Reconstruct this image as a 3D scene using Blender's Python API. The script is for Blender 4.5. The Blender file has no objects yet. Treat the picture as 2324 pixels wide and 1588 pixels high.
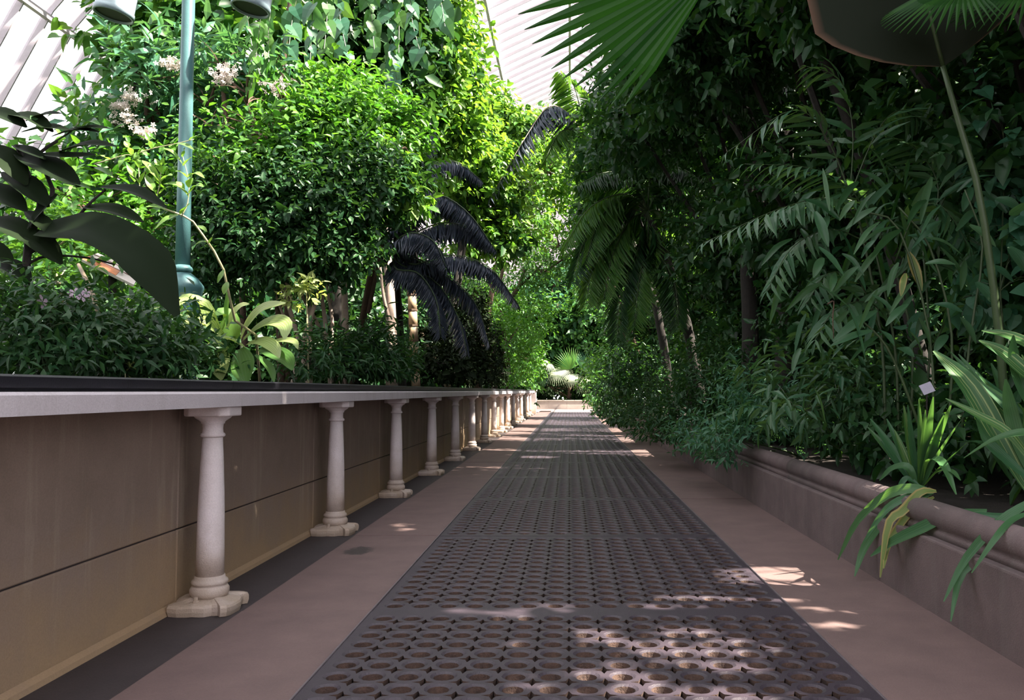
import bpy, bmesh, math, random
import numpy as np
from mathutils import Vector, Matrix

random.seed(7)
SC = bpy.context.scene
COL = SC.collection

# ------------------------------------------------------------------ camera, sky, sun, exposure
W, H, F = 2324.0, 1588.0, 1900.0
EYE = 1.2                      # eye height
VX, VY = 1293.0, 887.0         # where the walk vanishes in the photograph
TH = math.atan((VY - H / 2) / F)
cam = bpy.data.cameras.new('camera')
cam.sensor_width = 36.0
cam.lens = F / W * 36.0
cam.shift_x = -(VX - W / 2) / W
cam.clip_start = 0.05
cam.clip_end = 500
cam_o = bpy.data.objects.new('camera', cam)
cam_o.location = (0, 0, EYE)
cam_o.rotation_euler = (math.pi / 2 + TH, 0, 0)
COL.objects.link(cam_o)
SC.camera = cam_o

world = bpy.data.worlds.new('sky')
SC.world = world
world.use_nodes = True
bg = world.node_tree.nodes['Background']
bg.inputs[0].default_value = (0.97, 0.92, 1.0, 1)
bg.inputs[1].default_value = 2.4

TO_SUN = Vector((0.64, -0.14, 0.76)).normalized()
sun = bpy.data.lights.new('sun', 'SUN')
sun.energy = 27.0
sun.color = (1.0, 0.87, 0.75)
sun.angle = math.radians(0.6)
sun_o = bpy.data.objects.new('sun', sun)
sun_o.rotation_euler = TO_SUN.to_track_quat('Z', 'Y').to_euler()
sun_o.location = (6, -3, 14)
COL.objects.link(sun_o)

SC.view_settings.view_transform = 'Standard'
SC.view_settings.look = 'None'
SC.view_settings.gamma = 1.0
SC.view_settings.use_curve_mapping = False
SC.view_settings.exposure = 0.45
SC.cycles.max_bounces = 7
SC.cycles.diffuse_bounces = 4
SC.cycles.glossy_bounces = 2
SC.cycles.transmission_bounces = 4
SC.cycles.transparent_max_bounces = 10
SC.cycles.use_denoising = True

# ------------------------------------------------------------------ pixel -> place, at a real depth
def P(px, py, d):
    xv, yv = (px - VX) / F, (H / 2 - py) / F
    c, s = math.cos(TH), math.sin(TH)
    y, z = c - yv * s, s + yv * c
    return Vector((xv / y * d, d, EYE + z / y * d))
def PX(px, py, X):
    d = 1.0
    p = P(px, py, 1.0)
    return P(px, py, X / p.x)

# ------------------------------------------------------------------ materials
def nodes_of(name):
    m = bpy.data.materials.new(name)
    m.use_nodes = True
    nt = m.node_tree
    return m, nt, nt.nodes['Principled BSDF']
def N(nt, t, **kw):
    n = nt.nodes.new(t)
    for k, v in kw.items():
        setattr(n, k, v)
    return n
def c4(c):
    return (c[0], c[1], c[2], 1)
def mixc(nt, fac, a, b):
    m = N(nt, 'ShaderNodeMix', data_type='RGBA')
    for sock, v in ((m.inputs[0], fac), (m.inputs[6], a), (m.inputs[7], b)):
        if hasattr(v, 'links') or isinstance(v, bpy.types.NodeSocket):
            nt.links.new(v, sock)
        elif isinstance(v, tuple):
            sock.default_value = c4(v)
        else:
            sock.default_value = v
    return m.outputs[2]
def noise(nt, vec, scale, detail=4, rough=0.6):
    n = N(nt, 'ShaderNodeTexNoise')
    n.inputs['Scale'].default_value = scale
    n.inputs['Detail'].default_value = detail
    n.inputs['Roughness'].default_value = rough
    nt.links.new(vec, n.inputs['Vector'])
    return n.outputs['Fac']
def ramp(nt, v, lo, hi):
    n = N(nt, 'ShaderNodeMapRange')
    n.inputs[1].default_value = lo
    n.inputs[2].default_value = hi
    nt.links.new(v, n.inputs[0])
    return n.outputs[0]
def pos_scaled(nt, s):
    g = N(nt, 'ShaderNodeNewGeometry')
    m = N(nt, 'ShaderNodeMapping')
    m.inputs['Scale'].default_value = s
    nt.links.new(g.outputs['Position'], m.inputs['Vector'])
    return m.outputs['Vector']
def stone(name, c1, c2, rough=0.8, scale=5, streak=None, dirt=None, bump=0.25, metal=0.0, fine=120, spec=0.5, spot=None):
    m, nt, b = nodes_of(name)
    v = pos_scaled(nt, (1, 1, 1))
    col = mixc(nt, ramp(nt, noise(nt, v, scale, 6), 0.3, 0.7), c1, c2)
    if streak:
        vs = pos_scaled(nt, (1, 4.5, 0.35))
        col = mixc(nt, ramp(nt, noise(nt, vs, 1.6, 5, 0.7), 0.52, 0.78), col, streak)
    if dirt:      # dirt with a shape of its own, washed in near the ground
        g = N(nt, 'ShaderNodeNewGeometry')
        sx = N(nt, 'ShaderNodeSeparateXYZ')
        nt.links.new(g.outputs['Position'], sx.inputs[0])
        ad = N(nt, 'ShaderNodeMath', operation='MULTIPLY_ADD')
        nt.links.new(noise(nt, v, 3.0, 5), ad.inputs[0])
        ad.inputs[1].default_value = -0.9
        nt.links.new(sx.outputs[2], ad.inputs[2])
        f = ramp(nt, ad.outputs[0], 0.12, -0.45)
        col = mixc(nt, f, col, dirt)
    if spot:      # a damp stain on the slab
        q = P(spot[0], spot[1], 1.0)
        q = P(spot[0], spot[1], EYE / (EYE - q.z))
        mp = N(nt, 'ShaderNodeMapping')
        mp.inputs['Location'].default_value = (-q.x * 6.5, -q.y * 3.6, 0)
        mp.inputs['Scale'].default_value = (6.5, 3.6, 0)
        g = N(nt, 'ShaderNodeNewGeometry')
        nt.links.new(g.outputs['Position'], mp.inputs['Vector'])
        ln = N(nt, 'ShaderNodeVectorMath', operation='LENGTH')
        nt.links.new(mp.outputs['Vector'], ln.inputs[0])
        ad = N(nt, 'ShaderNodeMath', operation='MULTIPLY_ADD')
        nt.links.new(noise(nt, v, 14, 4), ad.inputs[0])
        ad.inputs[1].default_value = 1.1
        nt.links.new(ln.outputs['Value'], ad.inputs[2])
        col = mixc(nt, ramp(nt, ad.outputs[0], 1.25, 1.0), col, (.05, .038, .034))
    nf = noise(nt, v, fine, 3, 0.7)
    col2 = N(nt, 'ShaderNodeMix', data_type='RGBA', blend_type='MULTIPLY')
    col2.inputs[0].default_value = 0.35
    nt.links.new(col, col2.inputs[6])
    nt.links.new(nf, col2.inputs[7])
    nt.links.new(col2.outputs[2], b.inputs['Base Color'])
    b.inputs['Roughness'].default_value = rough
    b.inputs['Metallic'].default_value = metal
    b.inputs['Specular IOR Level'].default_value = spec
    bp = N(nt, 'ShaderNodeBump')
    bp.inputs['Strength'].default_value = bump
    bp.inputs['Distance'].default_value = 0.01
    nt.links.new(nf, bp.inputs['Height'])
    nt.links.new(bp.outputs[0], b.inputs['Normal'])
    return m
def plain(name, c, rough=0.6, metal=0.0):
    return stone(name, c, tuple(x * 0.8 for x in c), rough, 8, bump=0.08, metal=metal)

def leaf_mat(name, c1, c2, trans=0.35, rough=0.42, tcol=None, vein=None, stripe=None, edge=None, spec=0.3):
    m, nt, b = nodes_of(name)
    g = N(nt, 'ShaderNodeNewGeometry')
    oi = N(nt, 'ShaderNodeObjectInfo')
    ad = N(nt, 'ShaderNodeMath', operation='ADD')
    fr = N(nt, 'ShaderNodeMath', operation='FRACT')
    nt.links.new(g.outputs['Random Per Island'], ad.inputs[0])
    nt.links.new(oi.outputs['Random'], ad.inputs[1])
    nt.links.new(ad.outputs[0], fr.inputs[0])
    col = mixc(nt, fr.outputs[0], c1, c2)
    uv = N(nt, 'ShaderNodeUVMap')
    if vein or stripe or edge:
        sx = N(nt, 'ShaderNodeSeparateXYZ')
        nt.links.new(uv.outputs[0], sx.inputs[0])
        if vein:
            ml = N(nt, 'ShaderNodeMath', operation='MULTIPLY')
            nt.links.new(sx.outputs[0], ml.inputs[0])
            ml.inputs[1].default_value = 44.0
            si = N(nt, 'ShaderNodeMath', operation='SINE')
            nt.links.new(ml.outputs[0], si.inputs[0])
            col = mixc(nt, ramp(nt, si.outputs[0], 0.2, 1.4), col, vein)
        if stripe:
            v2 = N(nt, 'ShaderNodeMapping')
            v2.inputs['Scale'].default_value = (9, 0.5, 1)
            nt.links.new(uv.outputs[0], v2.inputs['Vector'])
            col = mixc(nt, ramp(nt, noise(nt, v2.outputs[0], 1.3, 2), 0.52, 0.62), col, stripe)
        if edge:
            sb = N(nt, 'ShaderNodeMath', operation='SUBTRACT')
            nt.links.new(sx.outputs[0], sb.inputs[0])
            sb.inputs[1].default_value = 0.5
            ab = N(nt, 'ShaderNodeMath', operation='ABSOLUTE')
            nt.links.new(sb.outputs[0], ab.inputs[0])
            col = mixc(nt, ramp(nt, ab.outputs[0], edge[1], edge[1] + 0.05), col, edge[0])
    nt.links.new(col, b.inputs['Base Color'])
    b.inputs['Roughness'].default_value = rough
    b.inputs['Specular IOR Level'].default_value = spec
    tr = N(nt, 'ShaderNodeBsdfTranslucent')
    mul = N(nt, 'ShaderNodeMix', data_type='RGBA', blend_type='MULTIPLY')
    mul.inputs[0].default_value = 1.0
    nt.links.new(col, mul.inputs[6])
    mul.inputs[7].default_value = c4(tcol or (2.6, 2.2, 0.8))
    nt.links.new(mul.outputs[2], tr.inputs[0])
    mx = N(nt, 'ShaderNodeMixShader')
    mx.inputs[0].default_value = trans
    nt.links.new(b.outputs[0], mx.inputs[1])
    nt.links.new(tr.outputs[0], mx.inputs[2])
    nt.links.new(mx.outputs[0], nt.nodes['Material Output'].inputs[0])
    return m

M = {}
M['kerb'] = stone('kerb_stone', (.185, .122, .112), (.14, .092, .086), 0.75, 3.5, spot=(815, 1250))
M['gutter'] = stone('gutter_stone', (.05, .038, .04), (.035, .027, .03), 0.7, 4)
M['iron'] = stone('grating_iron', (.052, .038, .052), (.035, .026, .036), 0.5, 9, metal=0.0, bump=.35, fine=160)
M['edge'] = stone('edge_metal', (.16, .135, .15), (.11, .09, .10), 0.45, 12)
M['dirt'] = stone('duct_dirt', (.12, .07, .05), (.05, .03, .024), 0.95, 24, bump=.8)
M['wall'] = stone('wall_stone', (.32, .24, .19), (.25, .188, .145), 0.85, 3, streak=(.43, .355, .27), dirt=(.42, .29, .17))
M['beam'] = stone('beam_paint', (.70, .65, .68), (.63, .58, .61), 0.6, 2.5, streak=(.55, .50, .51))
M['column'] = stone('column_paint', (.92, .84, .85), (.84, .76, .75), 0.55, 6, dirt=(.48, .38, .29), bump=.35)
M['coping'] = stone('coping_slate', (.022, .022, .03), (.015, .015, .02), 0.45, 6, bump=.15, spec=.3)
M['planter'] = stone('planter_stone', (.18, .132, .130), (.115, .084, .085), 0.8, 4, streak=(.17, .14, .135), bump=.4)
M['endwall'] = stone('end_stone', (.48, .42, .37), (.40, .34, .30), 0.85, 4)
M['soil'] = stone('soil', (.035, .026, .02), (.02, .015, .012), 1.0, 12, bump=1.0)
M['ground'] = stone('lawn', (.10, .14, .06), (.07, .10, .04), 1.0, 2)
M['bar'] = stone('glazing_paint', (.74, .66, .72), (.66, .58, .64), 0.5, 4)
M['teal'] = stone('teal_paint', (.10, .24, .25), (.075, .19, .20), 0.4, 5, bump=.2)
M['lamp'] = stone('lamp_paint', (.30, .40, .45), (.25, .34, .39), 0.35, 5, bump=.1)
M['black'] = plain('lamp_inside_dark', (.012, .012, .014), .6)
M['white'] = plain('label_white', (.62, .60, .74), .4)
M['board'] = plain('board_cream', (.80, .72, .66), .5)
M['orange'] = plain('board_orange', (.75, .26, .10), .5)
M['brown_edge'] = plain('board_line', (.25, .10, .08), .5)
M['bark'] = stone('bark_brown', (.14, .085, .055), (.08, .05, .035), .9, 14, bump=.8)
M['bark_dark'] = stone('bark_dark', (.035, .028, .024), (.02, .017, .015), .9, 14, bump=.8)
M['bark_pale'] = stone('bark_pale', (.55, .43, .36), (.36, .27, .22), .8, 10, bump=.5)
M['cane'] = stone('bamboo_cane', (.52, .38, .25), (.40, .29, .18), .5, 6)
M['ring'] = stone('cane_ring', (.12, .07, .04), (.08, .05, .03), .7, 6)
M['stem'] = plain('pale_stem', (.46, .44, .24), .5)
M['gstem'] = plain('green_stem', (.05, .09, .03), .5)
# glass: thin, lets sun and sky through
gm, nt, b = nodes_of('roof_glass')
tb = N(nt, 'ShaderNodeBsdfTransparent')
tb.inputs[0].default_value = (.93, .96, .95, 1)
gl = N(nt, 'ShaderNodeBsdfGlossy')
gl.inputs['Roughness'].default_value = 0.05
mx = N(nt, 'ShaderNodeMixShader')
mx.inputs[0].default_value = 0.06
nt.links.new(tb.outputs[0], mx.inputs[1])
nt.links.new(gl.outputs[0], mx.inputs[2])
nt.links.new(mx.outputs[0], nt.nodes['Material Output'].inputs[0])
M['glass'] = gm
# leaves
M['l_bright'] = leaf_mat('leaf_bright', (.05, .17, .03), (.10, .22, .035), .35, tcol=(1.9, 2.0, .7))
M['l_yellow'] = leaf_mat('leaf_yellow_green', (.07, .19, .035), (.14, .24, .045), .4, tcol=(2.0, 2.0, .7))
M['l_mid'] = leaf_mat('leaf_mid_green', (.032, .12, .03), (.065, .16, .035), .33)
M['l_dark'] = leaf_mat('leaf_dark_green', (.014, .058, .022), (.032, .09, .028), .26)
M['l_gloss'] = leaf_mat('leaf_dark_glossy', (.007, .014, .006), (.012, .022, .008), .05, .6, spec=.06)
M['l_cool'] = leaf_mat('leaf_blue_green', (.035, .125, .075), (.065, .17, .095), .3, .38)
M['l_cycad'] = leaf_mat('leaf_slate', (.042, .054, .080), (.062, .078, .108), .08, .38, tcol=(1.2, 1.8, 1.0))
M['l_lance'] = leaf_mat('leaf_lance', (.026, .09, .045), (.06, .13, .055), .28, .38, vein=(.06, .15, .07))
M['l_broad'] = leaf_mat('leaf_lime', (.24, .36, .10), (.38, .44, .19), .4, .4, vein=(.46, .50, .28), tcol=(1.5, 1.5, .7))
M['l_sapling'] = leaf_mat('leaf_sapling', (.09, .22, .05), (.17, .30, .07), .4, .4, vein=(.2, .32, .1), tcol=(1.7, 1.7, .7))
M['l_broad2'] = leaf_mat('leaf_green_broad', (.06, .16, .04), (.10, .20, .04), .35, .4, vein=(.10, .20, .07))
M['l_stripe'] = leaf_mat('leaf_striped', (.03, .105, .03), (.05, .14, .035), .28, .42, stripe=(.24, .32, .13))
M['l_strap'] = leaf_mat('leaf_strap', (.028, .10, .045), (.055, .14, .05), .28, .4, vein=(.075, .17, .07))
M['l_sere'] = leaf_mat('leaf_yellowing', (.10, .16, .05), (.14, .19, .05), .3, .5, vein=(.13, .20, .07), edge=((.27, .23, .085), .3))
M['l_fan'] = leaf_mat('leaf_fan', (.010, .05, .010), (.028, .10, .016), .22, .55, tcol=(1.6, 2.0, .7), spec=.25)
M['l_big'] = leaf_mat('leaf_giant', (.009, .015, .008), (.011, .018, .009), .05, .75, edge=((.13, .078, .055), .455))
M['l_palm'] = leaf_mat('leaf_palm', (.05, .15, .035), (.09, .20, .045), .38)
M['l_dry'] = leaf_mat('leaf_dry', (.55, .44, .28), (.65, .52, .36), .35, .6, tcol=(1.2, 1.1, .9))
M['l_pale'] = leaf_mat('leaf_pale_fan', (.34, .42, .26), (.44, .50, .34), .35, .4, tcol=(1.3, 1.3, .9))
M['petal'] = leaf_mat('petal_pink', (.62, .48, .62), (.70, .56, .66), .35, .5, tcol=(1.1, 1, 1.1))
M['petal_white'] = leaf_mat('petal_white', (.62, .56, .52), (.70, .66, .62), .3, .6, tcol=(1.1, 1, 1))

# ------------------------------------------------------------------ mesh builder
class MB:
    def __init__(s):
        s.v, s.f, s.uv = [], [], {}
    def box(s, x0, x1, y0, y1, z0, z1):
        n = len(s.v)
        s.v += [(x0, y0, z0), (x1, y0, z0), (x1, y1, z0), (x0, y1, z0), (x0, y0, z1), (x1, y0, z1), (x1, y1, z1), (x0, y1, z1)]
        s.f += [tuple(n + i for i in q) for q in ((0, 3, 2, 1), (4, 5, 6, 7), (0, 1, 5, 4), (1, 2, 6, 5), (2, 3, 7, 6), (3, 0, 4, 7))]
        return s
    def tube(s, pts, radii, k=6, cap=True):
        pts = [Vector(p) for p in pts]
        if not isinstance(radii, (list, tuple)):
            radii = [radii] * len(pts)
        n = len(s.v)
        ref = None
        for i, p in enumerate(pts):
            t = (pts[min(i + 1, len(pts) - 1)] - pts[max(i - 1, 0)]).normalized()
            if ref is None:
                ref = Vector((1, 0, 0)) if abs(t.x) < 0.9 else Vector((0, 1, 0))
            a = (ref - t * ref.dot(t)).normalized()
            ref = a
            b2 = t.cross(a)
            for j in range(k):
                an = 2 * math.pi * j / k
                s.v.append(tuple(p + (a * math.cos(an) + b2 * math.sin(an)) * radii[i]))
        for i in range(len(pts) - 1):
            for j in range(k):
                a, b2 = n + i * k + j, n + i * k + (j + 1) % k
                s.f.append((a, b2, b2 + k, a + k))
        if cap:
            s.f.append(tuple(n + j for j in reversed(range(k))))
            s.f.append(tuple(n + (len(pts) - 1) * k + j for j in range(k)))
        return s
    def lathe(s, prof, k=24, c=(0, 0, 0), cap=True):
        n = len(s.v)
        for r, z in prof:
            for j in range(k):
                a = 2 * math.pi * j / k
                s.v.append((c[0] + r * math.cos(a), c[1] + r * math.sin(a), c[2] + z))
        for i in range(len(prof) - 1):
            for j in range(k):
                a, b2 = n + i * k + j, n + i * k + (j + 1) % k
                s.f.append((a, b2, b2 + k, a + k))
        if cap:
            s.f.append(tuple(n + j for j in reversed(range(k))))
            s.f.append(tuple(n + (len(prof) - 1) * k + j for j in range(k)))
        return s
    def extrude(s, prof, y0, y1):           # closed profile in XZ, run along Y
        n, k = len(s.v), len(prof)
        for y in (y0, y1):
            s.v += [(x, y, z) for x, z in prof]
        for j in range(k):
            s.f.append((n + j, n + (j + 1) % k, n + k + (j + 1) % k, n + k + j))
        s.f.append(tuple(n + j for j in reversed(range(k))))
        s.f.append(tuple(n + k + j for j in range(k)))
        return s
    def prism(s, outline, z0, z1):          # outline in XY
        n, k = len(s.v), len(outline)
        for z in (z0, z1):
            s.v += [(x, y, z) for x, y in outline]
        for j in range(k):
            s.f.append((n + j, n + (j + 1) % k, n + k + (j + 1) % k, n + k + j))
        s.f.append(tuple(n + j for j in reversed(range(k))))
        s.f.append(tuple(n + k + j for j in range(k)))
        return s
    def mesh(s, name, m, smooth=False, fix=True):
        me = bpy.data.meshes.new(name)
        me.from_pydata([tuple(v) for v in s.v], [], s.f)
        if fix:
            bm = bmesh.new()
            bm.from_mesh(me)
            bmesh.ops.recalc_face_normals(bm, faces=bm.faces)
            bm.to_mesh(me)
            bm.free()
        if smooth:
            me.polygons.foreach_set('use_smooth', [True] * len(me.polygons))
        me.materials.append(m)
        return me
    def obj(s, name, m, parent=None, smooth=False, loc=None):
        return link(name, s.mesh(name, m, smooth), parent, loc)

def link(name, data, parent=None, loc=None):
    o = bpy.data.objects.new(name, data)
    COL.objects.link(o)
    if parent is not None:
        o.parent = parent
    if loc is not None:
        o.location = loc
    return o
def thing(name, label, cat, loc=(0, 0, 0), group=None):
    o = link(name, None, None, loc)
    o.empty_display_size = 0.2
    o['label'], o['category'] = label, cat
    if group:
        o['group'] = group
    return o
def structure(name, loc=(0, 0, 0), data=None, label=None):
    o = link(name, data, None, loc)
    o['kind'] = 'structure'
    if label:
        o['label'] = label
    return o
def bevelled(o, w=0.004, seg=2):
    md = o.modifiers.new('edge', 'BEVEL')
    md.width, md.segments, md.limit_method = w, seg, 'ANGLE'
    return o

# ================================================================== THE SETTING
BAY = 2.5
Y0 = 4.72                     # first column
NB = 17
YE = 55.4                     # end wall
GL, GR = -1.084, 1.227        # grating edges
# --- floor
floor = structure('floor', label='paved walk with iron gratings between two planting beds')
MB().box(-2.3, 2.0, -4, YE + .6, -0.30, -0.06).obj('bedding', M['dirt'], floor)
PL = 2.38
CW, NX, NY = 0.1505, 15, 15
def grate_mesh():
    """one cast panel: dished round holes on a square grid and four-pointed holes between them"""
    mb = MB()
    w = GR - GL - .012
    L = PL - .008
    mx_, my_ = (w - NX * CW) / 2, (L - NY * CW) / 2
    R1, R0, D1 = .058, .044, .007
    K = 16
    grit = []
    def cell(cx, cy, left, right, bot, top):
        h = CW / 2
        n = len(mb.v)
        # outer square walked with K points, K per ring
        ring0, ring1, ring2, ring3 = [], [], [], []
        for j in range(K):
            a = 2 * math.pi * (j + .5) / K
            c, s_ = math.cos(a), math.sin(a)
            # star holes cut the four corners of the cell: concave quarter star
            q = max(abs(c), abs(s_))
            ex, ey = c / q * h, s_ / q * h
            ring0.append((ex, ey))
        # corner star notch: pull square corners inward
        pts = []
        st = .047                         # reach of the star along the edges
        ix = .020                         # how deep its concave side comes in
        sq = []
        for qx, qy in ((1, 1), (-1, 1), (-1, -1), (1, -1)):
            cut = not ((qx > 0 and right) or (qx < 0 and left) or (qy > 0 and top) or (qy < 0 and bot))
            e1 = (qx * h, qy * (h - st)); e2 = (qx * (h - st), qy * h)
            m1 = (qx * (h - .0125), qy * (h - .0125))
            corner = [e1, m1, e2] if cut else [(qx * h, qy * (h - st)), (qx * h, qy * h), (qx * (h - st), qy * h)]
            if qx * qy < 0:
                corner = corner[::-1]
            sq.append((corner, cut))
        outer, walls = [], []
        for corner, cut in sq:
            base = len(outer)
            outer += corner
            if cut:
                walls += [(base, base + 1), (base + 1, base + 2)]
            qx, qy = (1 if corner[1][0] > 0 else -1), (1 if corner[1][1] > 0 else -1)
            outer.append((0, qy * h) if qx * qy > 0 else (qx * h, 0))
        k = len(outer)                    # 12
        def ringpts(r, z):
            res = []
            for j in range(k):
                a = math.radians(22.5 * (j + 1))
                res.append((cx + r * math.cos(a), cy + r * math.sin(a), z))
            return res
        n = len(mb.v)
        mb.v += [(cx + x, cy + y, 0) for x, y in outer]
        mb.v += ringpts(R1, 0)
        mb.v += ringpts(R0, -D1)
        mb.v += ringpts(R0 * .90, -.034)
        mb.v += ringpts(R0 * .5, -.043)
        mb.v.append((cx, cy, -.040))
        for r in range(4):
            for j in range(k):
                a, b2 = n + r * k + j, n + r * k + (j + 1) % k
                if r >= 2:
                    grit.append(len(mb.f))
                mb.f.append((a, b2, b2 + k, a + k))
        for j in range(k):
            grit.append(len(mb.f))
            mb.f.append((n + 4 * k + j, n + 4 * k + (j + 1) % k, n + 5 * k))
        wv = len(mb.v)
        mb.v += [(cx + x * .93, cy + y * .93, -.045) for x, y in outer]
        for a, b2 in walls:
            grit.append(len(mb.f))
            mb.f.append((n + b2, n + a, wv + a, wv + b2))
    for i in range(NX):
        for j in range(NY):
            cell(mx_ + (i + .5) * CW, my_ + (j + .5) * CW, i == 0, i == NX - 1, j == 0, j == NY - 1)
    # margins
    for x0, x1, y0, y1 in ((0, mx_, 0, L), (w - mx_, w, 0, L), (mx_, w - mx_, 0, my_), (mx_, w - mx_, L - my_, L)):
        n = len(mb.v)
        mb.v += [(x0, y0, 0), (x1, y0, 0), (x1, y1, 0), (x0, y1, 0)]
        mb.f.append((n, n + 1, n + 2, n + 3))
    n = len(mb.v)
    mb.v += [(0, 0, 0), (w, 0, 0), (w, L, 0), (0, L, 0), (0, 0, -.05), (w, 0, -.05), (w, L, -.05), (0, L, -.05)]
    mb.f += [(n, n + 4, n + 5, n + 1), (n + 1, n + 5, n + 6, n + 2), (n + 2, n + 6, n + 7, n + 3), (n + 3, n + 7, n + 4, n)]
    me = mb.mesh('grate_panel', M['iron'], fix=False)
    me.materials.append(M['dirt'])
    ix_ = np.zeros(len(me.polygons), dtype=np.int32)
    ix_[grit] = 1
    me.polygons.foreach_set('material_index', ix_)
    return me
gm_ = grate_mesh()
FIRST_JOINT = 2280 / 492.5
for i in range(-2, 19):
    y = FIRST_JOINT + i * PL
    if y + PL > 48.5:
        break
    o = link('grate_panel', gm_, floor, (GL + .006, y + .004, 0.0 + .0015 * ((i * 7) % 3 - 1)))
# mound of grit under each hole of the near panels is the dirt bed itself; slabs at both sides
def slab(mesh_x0, mesh_x1, z):
    return MB().box(0, mesh_x1 - mesh_x0 - .004, 0, PL - .006, -.06, 0).mesh('kerb_slab', M['kerb'])
sl, sr = slab(-1.79, GL, 0), slab(GR, 1.96, 0)
for i in range(-2, 20):
    y = FIRST_JOINT + i * PL
    for me, x in ((sl, -1.788), (sr, GR + .002)):
        bevelled(link('kerb_slab', me, floor, (x, y + .003, .004 + .002 * ((i * 5 + (x > 0)) % 3 - 1))), .003, 1)
MB().box(-2.2, -1.79, -3, 48, -.06, -.012).obj('gutter_strip', M['gutter'], floor)
MB().box(-2.3, 2.0, 48.2, YE, -.06, .002).obj('end_paving', M['endwall'], floor)  # paler stone than the slabs puts the sun patch into the colour

for x in (GL - .004, GR - .006):
    bevelled(MB().box(x, x + .010, -2, 48, -.05, .008).obj('edge_bar', M['edge'], floor), .002, 1)
# --- left retaining wall: blocks, base fillet, beam, coping
wl = structure('wall_left', label='stone retaining wall of the raised bed behind the columns')
def wall_block(z0, z1):
    return MB().box(-2.5, -2.2, .004, BAY - .004, z0 + .004, z1 - .004).mesh('wall_block', M['wall'])
ub, lb = wall_block(.424, 1.13), wall_block(-.05, .424)
bs = MB().extrude([(-2.21, 1.114), (-1.86, 1.114), (-1.86, 1.185), (-1.868, 1.197), (-2.21, 1.197)], .002, BAY - .002).mesh('beam_section', M['beam'])
cs = MB().extrude([(-2.56, 1.197), (-1.93, 1.197), (-1.93, 1.206), (-1.905, 1.212), (-1.90, 1.25), (-1.908, 1.258), (-2.56, 1.262)], .0015, BAY - .0015).mesh('coping_stone', M['coping'])
for i in range(-3, NB - 1):
    y = Y0 + i * BAY + .02
    for nm, me in (('wall_block', ub), ('wall_block', lb)):
        bevelled(link(nm, me, wl, (.003 * ((i * 3) % 3 - 1), y, 0)), .006, 1)
    link('beam_section', bs, wl, (0, y, 0))
    link('coping_stone', cs, wl, (0, y, 0))
MB().box(-2.45, -2.215, Y0 - 3 * BAY, Y0 + (NB - 1) * BAY, -.05, 1.12).obj('wall_core', M['gutter'], wl)
YB = Y0 + (NB - 1) * BAY      # end of balustrade
bb = structure('baseboard_left', label='thin mortar fillet along the foot of the left wall')
link('mortar_fillet', MB().extrude([(-2.2, -.02), (-2.165, -.02), (-2.172, .012), (-2.2, .03)], -3, YB).mesh('mortar_fillet', M['wall']), bb)
pier = MB().box(-2.5, -1.80, YB, YB + .45, -.05, 1.20).box(-2.54, -1.76, YB - .03, YB + .49, 1.20, 1.27)
po = thing('pier', 'pale square stone pier closing the far end of the columned wall', 'pier', (0, .06, 0))
pier.obj('shaft', M['column'], po)

# --- columns
def make_column():
    root = thing('column', 'x', 'column', (-2.005, Y0, 0), 'columns along the left wall')
    MB().lathe([(.075, .175), (.0735, .30), (.070, .55), (.061, .80), (.053, .95)], 28).obj('shaft', M['column'], root, True)
    MB().lathe([(.082, .060), (.096, .066), (.104, .085), (.104, .105), (.094, .122), (.086, .126), (.094, .132), (.098, .142), (.094, .154), (.082, .162), (.080, .178)], 28).obj('base_moulding', M['column'], root, True)
    MB().lathe([(.053, .940), (.062, .944), (.068, .952), (.064, .962), (.056, .967), (.054, .99), (.056, 1.015), (.063, 1.019), (.063, 1.026), (.070, 1.034), (.092, 1.048), (.100, 1.058), (.094, 1.066)], 28).obj('neck_moulding', M['column'], root, True)
    a = .128
    ch = .042
    out = [(-a, -a + ch), (-a + ch, -a), (a - ch, -a), (a, -a + ch), (a, a - ch), (a - ch, a), (-a + ch, a), (-a, a - ch)]
    bevelled(MB().prism(out, 1.060, 1.114).obj('capital', M['column'], root), .010, 3)
    # foot plate: scrolled bracket outline, worn edges
    def plate(s):
        pts = []
        for q in range(4):
            ang = q * math.pi / 2
            prof = [(.205, -.12), (.21, -.02), (.195, .05), (.168, .085), (.172, .125), (.20, .155), (.185, .19)]
            for x, y in prof:
                x *= s * (1 + .02 * math.sin(x * 90 + q)); y *= s
                pts.append((x * math.cos(ang) - y * math.sin(ang), x * math.sin(ang) + y * math.cos(ang)))
        return pts
    p0, p1, p2 = plate(.86), plate(.83), plate(.74)
    mb = MB()
    k = len(p0)
    for pp, z in ((p1, -.012), (p0, .012), (p0, .034), (p1, .046), (p2, .052), ([(x * .5, y * .5) for x, y in p2], .068)):
        mb.v += [(x, y, z + .003 * math.sin(x * 37 + y * 23)) for x, y in pp]
    for r in range(5):
        for j in range(k):
            mb.f.append((r * k + j, r * k + (j + 1) % k, (r + 1) * k + (j + 1) % k, (r + 1) * k + j))
    mb.f.append(tuple(reversed(range(k))))
    mb.f.append(tuple(5 * k + j for j in range(k)))
    mb.obj('foot_plate', M['column'], root)
    bolts = MB()
    bolts.lathe([(.018, .05), (.018, .07), (.011, .071), (.011, .088)], 6).obj('bolt', M['column'], root, loc=(-.02, -.125, -.004))
    return root
ORD = ['first', 'second', 'third', 'fourth', 'fifth', 'sixth', 'seventh', 'eighth', 'ninth', 'tenth', 'eleventh', 'twelfth', 'thirteenth', 'fourteenth', 'fifteenth', 'sixteenth']
col0 = make_column()
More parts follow.
